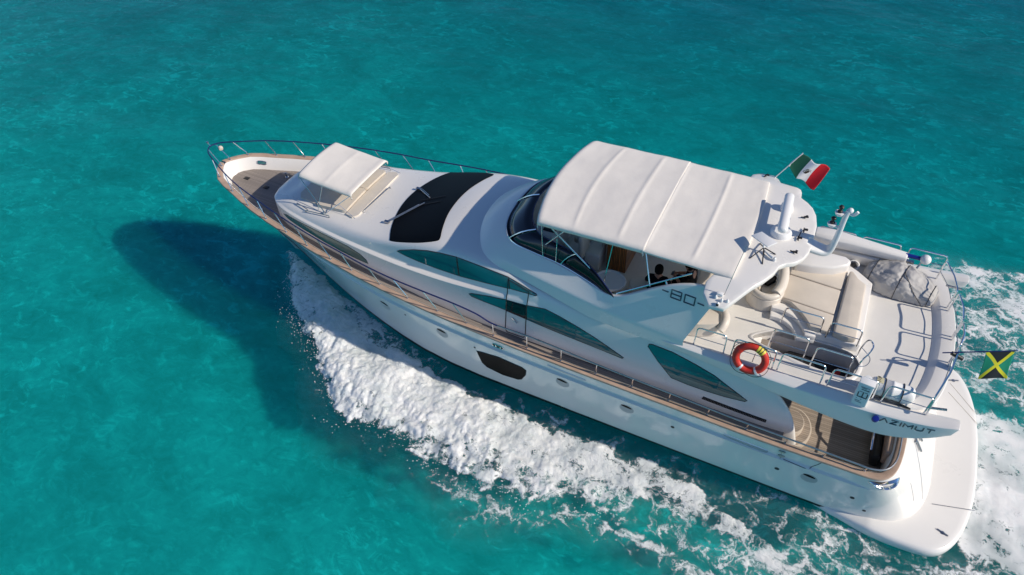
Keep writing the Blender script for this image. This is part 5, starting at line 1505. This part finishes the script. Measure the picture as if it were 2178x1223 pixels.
idx = np.arange(n0*n1).reshape(n0, n1)
F = np.stack([idx[:-1, :-1].ravel(), idx[1:, :-1].ravel(), idx[1:, 1:].ravel(), idx[:-1, 1:].ravel()], 1)
def fastmesh(name, V, F, mat, attrs={}):
    me = bpy.data.meshes.new(name)
    me.vertices.add(len(V)); me.vertices.foreach_set('co', V.astype(np.float32).ravel())
    me.loops.add(F.size); me.loops.foreach_set('vertex_index', F.astype(np.int32).ravel())
    me.polygons.add(len(F)); me.polygons.foreach_set('loop_start', np.arange(0, F.size, F.shape[1], dtype=np.int32))
    me.polygons.foreach_set('use_smooth', np.ones(len(F), bool))
    me.update(calc_edges=True); me.validate()
    for k, a in attrs.items():
        at = me.attributes.new(k, 'FLOAT', 'POINT'); at.data.foreach_set('value', a.astype(np.float32).ravel())
    me.materials.append(mat)
    o = bpy.data.objects.new(name, me); C.objects.link(o); return o

def chain(nt):
    def M_(op, a, b_=None, c_=None):
        n_ = nt.nodes.new('ShaderNodeMath'); n_.operation = op
        for i, q in enumerate((a, b_, c_)):
            if q is None: continue
            if isinstance(q, (int, float)): n_.inputs[i].default_value = q
            else: nt.links.new(q, n_.inputs[i])
        return n_.outputs[0]
    return M_
def sss(b, rad, scale):
    b.subsurface_method = 'BURLEY'
    b.inputs['Subsurface Weight'].default_value = 1.0
    b.inputs['Subsurface Radius'].default_value = rad
    b.inputs['Subsurface Scale'].default_value = scale
def mulc(nt, a, b_):
    mx = nt.nodes.new('ShaderNodeMix'); mx.data_type = 'RGBA'; mx.blend_type = 'MULTIPLY'; mx.inputs[0].default_value = 1
    nt.links.new(a, mx.inputs[6]); nt.links.new(b_, mx.inputs[7]); return mx.outputs[2]
# water: cloudy turquoise body, partly see-through to the sand, with a rippled mirror skin
m, nt, b = newmat('turquoise_sea'); K = chain(nt); o_ = nt.nodes['Material Output']
v = coords(nt); sx = nt.nodes.new('ShaderNodeSeparateXYZ'); nt.links.new(v, sx.inputs[0])
big = noise(nt, v, .045, 4, .5)
dep = K('ADD', K('MULTIPLY_ADD', sx.outputs[1], .0165, .30), K('MULTIPLY', K('SUBTRACT', big.outputs[0], .5), .6))
rA = ramp(nt, dep, WATER_A)
mid = noise(nt, coords(nt, (.7, 1.3, 1)), .5, 6, .62, .8)
rB = ramp(nt, mid.outputs[0], [(.3, (.85, .88, .9, 1)), (.5, (1, 1, 1, 1)), (.72, (1.25, 1.18, 1.14, 1))])
nt.links.new(mulc(nt, rA.outputs[0], rB.outputs[0]), b.inputs['Base Color'])
b.inputs['Roughness'].default_value = 1; b.inputs['Specular IOR Level'].default_value = 0
sss(b, (.6, 1.1, 1.2), 1.0)
tr = nt.nodes.new('ShaderNodeBsdfTransparent'); rT = ramp(nt, dep, WATER_T); nt.links.new(rT.outputs[0], tr.inputs[0])
gl = nt.nodes.new('ShaderNodeBsdfGlossy'); gl.inputs['Roughness'].default_value = .10
wv = noise(nt, coords(nt, (.9, 1.6, 1)), 1.0, 7, .55, .5)
bp = nt.nodes.new('ShaderNodeBump'); bp.inputs['Strength'].default_value = .35; bp.inputs['Distance'].default_value = .12
nt.links.new(wv.outputs[0], bp.inputs['Height']); nt.links.new(bp.outputs[0], gl.inputs['Normal'])
lw = nt.nodes.new('ShaderNodeLayerWeight'); lw.inputs[0].default_value = .5; nt.links.new(bp.outputs[0], lw.inputs['Normal'])
frs = K('MULTIPLY_ADD', K('POWER', lw.outputs['Facing'], 5.0), .62, .014)
x1 = nt.nodes.new('ShaderNodeMixShader'); x1.inputs[0].default_value = .24
nt.links.new(tr.outputs[0], x1.inputs[1]); nt.links.new(b.outputs[0], x1.inputs[2])
x2 = nt.nodes.new('ShaderNodeMixShader'); nt.links.new(frs, x2.inputs[0]); nt.links.new(x1.outputs[0], x2.inputs[1]); nt.links.new(gl.outputs[0], x2.inputs[2])
nt.links.new(x2.outputs[0], o_.inputs[0])
sea = fastmesh('sea', V, F, m)
tag(sea, kind='structure')
# pale sand below; sun caustics, patches and web, painted into its colour
m, nt, b = newmat('sandy_seabed_caustics'); K = chain(nt)
v = coords(nt)
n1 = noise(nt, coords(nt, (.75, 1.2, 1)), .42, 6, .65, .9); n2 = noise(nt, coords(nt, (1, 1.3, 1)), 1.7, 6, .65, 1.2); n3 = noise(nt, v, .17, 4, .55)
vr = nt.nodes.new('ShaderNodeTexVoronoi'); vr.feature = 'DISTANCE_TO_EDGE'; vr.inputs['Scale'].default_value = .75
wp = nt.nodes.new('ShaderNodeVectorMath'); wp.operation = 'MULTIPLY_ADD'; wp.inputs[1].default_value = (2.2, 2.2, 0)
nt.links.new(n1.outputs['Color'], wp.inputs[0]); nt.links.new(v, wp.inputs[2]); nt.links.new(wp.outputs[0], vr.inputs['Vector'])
caustic_web = K('MULTIPLY', K('MAXIMUM', K('SUBTRACT', 1.0, K('MULTIPLY', vr.outputs['Distance'], 5.0)), 0.0), K('MAXIMUM', K('MULTIPLY', K('SUBTRACT', n3.outputs[0], .42), 3.0), 0.0))
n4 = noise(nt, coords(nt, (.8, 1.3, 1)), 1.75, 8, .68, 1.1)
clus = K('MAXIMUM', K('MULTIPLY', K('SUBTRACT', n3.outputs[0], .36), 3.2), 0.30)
caustic_pat = K('MULTIPLY', K('MAXIMUM', K('SUBTRACT', n4.outputs[0], .53), 0.0), K('MULTIPLY', clus, 4.5))
s1 = K('ADD', K('ADD', K('MULTIPLY', K('SUBTRACT', n1.outputs[0], .5), .75), K('MULTIPLY', K('SUBTRACT', n2.outputs[0], .5), .45)), K('ADD', caustic_pat, K('MULTIPLY', caustic_web, .16)))
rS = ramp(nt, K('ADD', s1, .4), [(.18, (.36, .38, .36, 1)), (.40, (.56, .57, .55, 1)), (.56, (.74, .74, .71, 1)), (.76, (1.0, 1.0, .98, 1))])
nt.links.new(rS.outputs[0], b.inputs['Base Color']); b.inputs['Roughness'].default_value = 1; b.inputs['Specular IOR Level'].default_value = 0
sss(b, (1.0, 1.0, 1.0), 1.0)
ZB = -2.1
axb = axis(-40, 36, 1.0, 4000); ayb = axis(-24, 42, 1.0, 4000)
X, Y = np.meshgrid(axb, ayb, indexing='ij')
Zb = ZB+.4*(fbm(X*.12+9, Y*.12, 3)-.5)
idx = np.arange(X.size).reshape(X.shape)
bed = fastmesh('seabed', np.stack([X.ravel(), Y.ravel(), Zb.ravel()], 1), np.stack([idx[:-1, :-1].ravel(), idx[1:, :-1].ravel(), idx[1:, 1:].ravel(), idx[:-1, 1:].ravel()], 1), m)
tag(bed, kind='structure')
# ------------------------------------------------------------------ bow wave, side wash and stern wake
def foammat(name, soft=False):
    m, nt, b = newmat(name)
    at = nt.nodes.new('ShaderNodeAttribute'); at.attribute_name = 'den'
    v = coords(nt)
    w1 = noise(nt, v, 1.3, 4, .6); w2 = noise(nt, v, 5.0, 3, .6)
    def warp(vec, n_, k):
        a = nt.nodes.new('ShaderNodeVectorMath'); a.operation = 'MULTIPLY_ADD'
        s_ = nt.nodes.new('ShaderNodeVectorMath'); s_.operation = 'SUBTRACT'; s_.inputs[1].default_value = (.5, .5, .5)
        nt.links.new(n_.outputs['Color'], s_.inputs[0]); nt.links.new(s_.outputs[0], a.inputs[0]); a.inputs[1].default_value = (k, k, k*.2)
        nt.links.new(vec, a.inputs[2]); return a.outputs[0]
    vv = warp(warp(v, w1, 1.1), w2, .28)
    def vor(scale, zs=.15):
        mp = nt.nodes.new('ShaderNodeMapping'); mp.inputs['Scale'].default_value = (1, 1.15, zs); nt.links.new(vv, mp.inputs[0])
        k = nt.nodes.new('ShaderNodeTexVoronoi'); k.feature = 'DISTANCE_TO_EDGE'; k.inputs['Scale'].default_value = scale
        nt.links.new(mp.outputs[0], k.inputs['Vector']); return k.outputs['Distance']
    a1 = vor(1.15); a2 = vor(2.9); a3 = vor(6.5)
    def M_(op, a, b_=None, c_=None):
        n_ = nt.nodes.new('ShaderNodeMath'); n_.operation = op
        for i, q in enumerate((a, b_, c_)):
            if q is None: continue
            if isinstance(q, (int, float)): n_.inputs[i].default_value = q
            else: nt.links.new(q, n_.inputs[i])
        return n_.outputs[0]
    # web: high on the cell walls
    web1 = M_('SUBTRACT', 1.0, M_('MULTIPLY', a1, 3.4)); web2 = M_('SUBTRACT', 1.0, M_('MULTIPLY', a2, 3.4))
    web = M_('MAXIMUM', web1, M_('MULTIPLY_ADD', web2, 1.0, -.16))
    web = M_('MAXIMUM', web, M_('SUBTRACT', .72, M_('MULTIPLY', a3, 3.8)))
    ns = noise(nt, vv, 3.2, 6, .68); ns2 = noise(nt, v, .8, 3, .5)
    f = M_('ADD', M_('MULTIPLY', web, .50), M_('MULTIPLY', ns.outputs[0], .62))
    f = M_('ADD', f, M_('MULTIPLY', M_('SUBTRACT', ns2.outputs[0], .5), .35))
    x = M_('SUBTRACT', M_('ADD', f, M_('MULTIPLY', at.outputs['Fac'], .95)), 1.04)
    n3 = noise(nt, v, 9, 7, .72)
    x = M_('SUBTRACT', x, M_('MULTIPLY', M_('MAXIMUM', M_('SUBTRACT', n3.outputs[0], .5), 0.0), 1.1))
    al = nt.nodes.new('ShaderNodeMapRange'); al.interpolation_type = 'SMOOTHSTEP'
    al.inputs['From Min'].default_value = -.08; al.inputs['From Max'].default_value = .21
    nt.links.new(x, al.inputs['Value'])
    alpha = M_('MULTIPLY', al.outputs[0], M_('MINIMUM', M_('MULTIPLY', at.outputs['Fac'], 8.0), .97))
    alpha = M_('MULTIPLY', alpha, M_('MINIMUM', M_('MULTIPLY_ADD', ns2.outputs[0], 1.3 if soft else .9, .22 if soft else .58), 1.0))
    # thin veil of aerated water under the solid froth
    veil = M_('MULTIPLY', M_('MULTIPLY', at.outputs['Fac'], .16), ns2.outputs[0])
    alpha = M_('MAXIMUM', alpha, veil)
    b.inputs['Base Color'].default_value = (.80, .80, .79, 1)
    cr = ramp(nt, ns.outputs[0], [(.30, (.76, .79, .79, 1) if soft else (.64, .69, .70, 1)), (.54, (.87, .87, .86, 1))])  # darker lows put crevice shade and thin froth into the colour
    cr2 = ramp(nt, ns2.outputs[0], [(.32, (.84, .88, .89, 1)), (.62, (1, 1, 1, 1))])  # broad shading of the foam put into the colour
    nt.links.new(mulc(nt, cr.outputs[0], cr2.outputs[0]), b.inputs['Base Color'])
    sss(b, (1.0, 1.0, 1.0), .16)
    b.inputs['Subsurface Weight'].default_value = .75
    b.inputs['Roughness'].default_value = .75; b.inputs['Specular IOR Level'].default_value = .3
    nt.links.new(alpha, b.inputs['Alpha'])
    hgt = M_('ADD', M_('MULTIPLY', web, .25), ns.outputs[0])
    hgt = M_('ADD', hgt, M_('MULTIPLY', n3.outputs[0], .55))
    bp = nt.nodes.new('ShaderNodeBump'); bp.inputs['Strength'].default_value = .25 if soft else .7; bp.inputs['Distance'].default_value = .10
    nt.links.new(hgt, bp.inputs['Height']); nt.links.new(bp.outputs[0], b.inputs['Normal'])
    return m
M['foam'] = foammat('sea_foam'); M['wake'] = foammat('wake_foam', True)
def billow(x, y, oct=5, gain=.55):
    a = 1; s = 0; t = 0
    for i in range(oct):
        s = s+a*np.abs(2*vn(x+i*13.1, y+i*7.7)-1); t += a; a *= gain; x = x*2.1; y = y*2.1
    return s/t
def foam_field(x0, x1, y0, y1, st, fn, name, label, mat='foam'):
    xs = np.arange(x0, x1, st); ys = np.arange(y0, y1, st)
    X, Y = np.meshgrid(xs, ys, indexing='ij')
    D, H = fn(X, Y)
    keep = D > .02
    fk = keep[:-1, :-1] | keep[1:, :-1] | keep[1:, 1:] | keep[:-1, 1:]
    idx = np.arange(X.size).reshape(X.shape)
    F = np.stack([idx[:-1, :-1][fk], idx[1:, :-1][fk], idx[1:, 1:][fk], idx[:-1, 1:][fk]], 1)
    us, inv = np.unique(F, return_inverse=True); F = inv.reshape(F.shape)
    V = np.stack([X.ravel(), Y.ravel(), H.ravel()], 1)[us]
    o = fastmesh(name, V, F, M[mat], {'den': D.ravel()[us]})
    tag(o, label, 'foam', None, 'stuff'); return o
bin_ = pchip([2.2, 4, 6, 7.4, 8.4, 9.8, 10.9, 12.3, 13.8, 15.2, 17, 18, 19, 20, 21, 24], [-.2, -.9, -1.9, -2.45, -2.75, -2.95, -3.05, -3.15, -3.2, -3.25, -3.3, -3.42, -3.7, -4.2, -4.35, -4.2])
bout = pchip([2.4, 3.2, 4.0, 4.8, 5.5, 6.2, 6.9, 8.2, 9, 10.3, 11, 12.2, 13.4, 14.3, 15.2, 16, 17.9, 19, 20.4, 22, 24], [-.7, -1.6, -2.35, -3.05, -3.35, -3.9, -4.5, -5.4, -5.6, -5.5, -5.8, -5.75, -5.9, -5.8, -5.45, -5.25, -5.3, -5.5, -5.75, -6.1, -6.5])
hully = lambda X: -(ycf(np.clip(X-.6, 0, 22))-.12)
def bowwave(X, Y):
    w_ = fbm(X*.9, Y*.9, 4)-.5; w2 = billow(X*1.1+3, Y*1.1, 4)-.35
    yi = bin_(X); yo = bout(X)
    Yw = Y+.9*w_*.6
    t = (yi-Yw)/np.maximum(yi-yo, .15)
    te = t+.22*w2+.10*(billow(X*3.4, Y*3.4+7, 3)-.35)
    core = sst(-.04, .16, te)*sst(1.10, .90, te)
    st = pchip([2.2, 3.5, 6, 12, 14, 16, 18, 20, 24], [.5, .84, .96, .92, .80, .68, .60, .53, .46])(X)
    patchy = .5*fbm(X*.7+40, Y*.7, 3)+.5*fbm(X*1.9+40, Y*1.9+20, 4)
    D = core*(st-.24*sst(.40, .85, t+.35*w_)+.05*sst(.45, .1, t)+(.45+.45*sst(4, 12, X))*(patchy-.5))
    # spray sheet between the hull and the crest at the bow
    hy = hully(X)
    sheet = sst(.05, -.25, Y-hy)*sst(-.2, .25, te+.2)*0+sst(.08, -.2, Y-hy)*sst(.15, -.1, te-.1)
    D = np.maximum(D, sheet*pchip([2, 3, 6.2, 7.6, 9, 11, 13, 24], [.6, .66, .64, .54, .38, .28, .30, .32])(X)*(1 if True else 0))
    # lace outside the crest and further aft
    out = sst(1.0, 1.12, te)*sst(1.75, 1.1, t+.3*w_)
    D = np.maximum(D, out*pchip([2, 5, 9, 11.5, 13, 18, 24], [.10, .16, .16, .22, .42, .42, .36])(X))
    aft = sst(20.0, 21.5, X)*sst(.05, -.2, Y-hy)
    D = np.maximum(D, aft*.38*sst(-8.5, -6, Y))
    D = np.clip(D, 0, 1)
    cap_ = core*pchip([2.2, 4, 7, 12, 15, 18, 24], [.2, .30, .32, .26, .18, .14, .1])(X)
    prof = np.clip(np.sin(np.clip(te, 0, 1)*PI), 0, 1)**.6
    H = .035+swell(X, Y)*.5+cap_*prof*.75
    wx = X+1.6*(fbm(X*.8+3, Y*.8+8, 3)-.5); wy = Y+1.6*(fbm(X*.8+30, Y*.8+60, 3)-.5)
    H = H+core*(.34*(fbm(X*.9+2, Y*.9, 4)-.5)+(.05+.14*sst(.2, .7, t))*(billow(X*2.3+.5*wy, Y*2.3-.5*wx, 4, .6)-.3)+.05*(billow(X*6.5+4+.6*wy, Y*6.5, 4, .6)-.3)+.03*(fbm(X*14, Y*14, 3)-.5))*np.clip(st, 0, 1)*pchip([2, 12, 16, 24], [1, 1, .6, .4])(X)
    H = H+sheet*(1-core)*.10*(fbm(X*2, Y*2, 4))
    # keep it below the rub strake, outside the hull
    return D, np.maximum(H, .02)
bow_wave = foam_field(2.2, 26.6, -8.0, -.1, .032, bowwave, 'bow_wave', 'thick white foam of the bow wave curling away along the port side of the yacht')
def stern(X, Y):
    w_ = fbm(X*.8+70, Y*.8, 4)-.5
    big_ = fbm(X*.45+11, Y*.45+5, 4)
    d = sst(-3.4, -2.4, Y+.8*w_)*sst(3.1, 1.8, Y+1.2*w_)*sst(24.3, 24.9, X)
    D = d*(.80+.6*(big_-.42))
    up_ = sst(2.2, 3.2, Y+.8*w_)*sst(9.2, 8.0, Y+.8*w_-.25*(X-24)*0)
    D = np.maximum(D, up_*np.clip(.36+.55*(fbm(X*.35+3, Y*.7+9, 4)-.46), 0, .8))
    edge = np.exp(-((Y+.5*w_-(8.2+.25*(X-24.5)))/.35)**2)
    D = np.maximum(D, edge*.55)
    low = sst(-2.4, -3.2, Y+.6*w_)*sst(24, 24.8, X)
    D = np.maximum(D, low*np.clip(.50+.6*(big_-.5), 0, .8))
    D = D*sst(22.6, 23.4, X+.8*w_)
    H = .03+swell(X, Y)*.5+D*(.16*(billow(X*1.1, Y*1.1, 5)-.25))
    D = np.where((np.abs(Y) < 3.0) & (X < 24.2), 0, D)
    return np.clip(D, 0, 1), np.maximum(H, .02)
foam_field(22.4, 30, -9, 11.5, .05, stern, 'stern_wake', 'churned white wake spreading behind the swim platform at the right edge', 'wake')
# flung droplets
rs = np.random.RandomState(5); V_ = []; F_ = []
ico = [(0, 0, 1), (.9, 0, 0), (0, .9, 0), (-.9, 0, 0), (0, -.9, 0), (0, 0, -1)]; ft8 = [(0, 1, 2), (0, 2, 3), (0, 3, 4), (0, 4, 1), (5, 2, 1), (5, 3, 2), (5, 4, 3), (5, 1, 4)]
for k in range(900):
    x = rs.uniform(3.0, 17) if k < 700 else rs.uniform(3.2, 6.5)
    y = float(bout(np.array(x)))-abs(rs.normal(0, .38))+.25; z = abs(rs.normal(0, .22))+.04; r = rs.uniform(.006, .022)
    n_ = len(V_); V_ += [(x+a*r, y+b_*r, z+c_*r) for a, b_, c_ in ico]; F_ += [[i+n_ for i in q] for q in ft8]
M['drop'] = simple('spray_white', (.8, .82, .82), .3)
sd_ = mo('spray_droplets', V_, F_, M['drop'], None, True, None, False)
tag(sd_, 'scattered spray droplets flung ahead of the bow wave foam', 'spray', None, 'stuff')
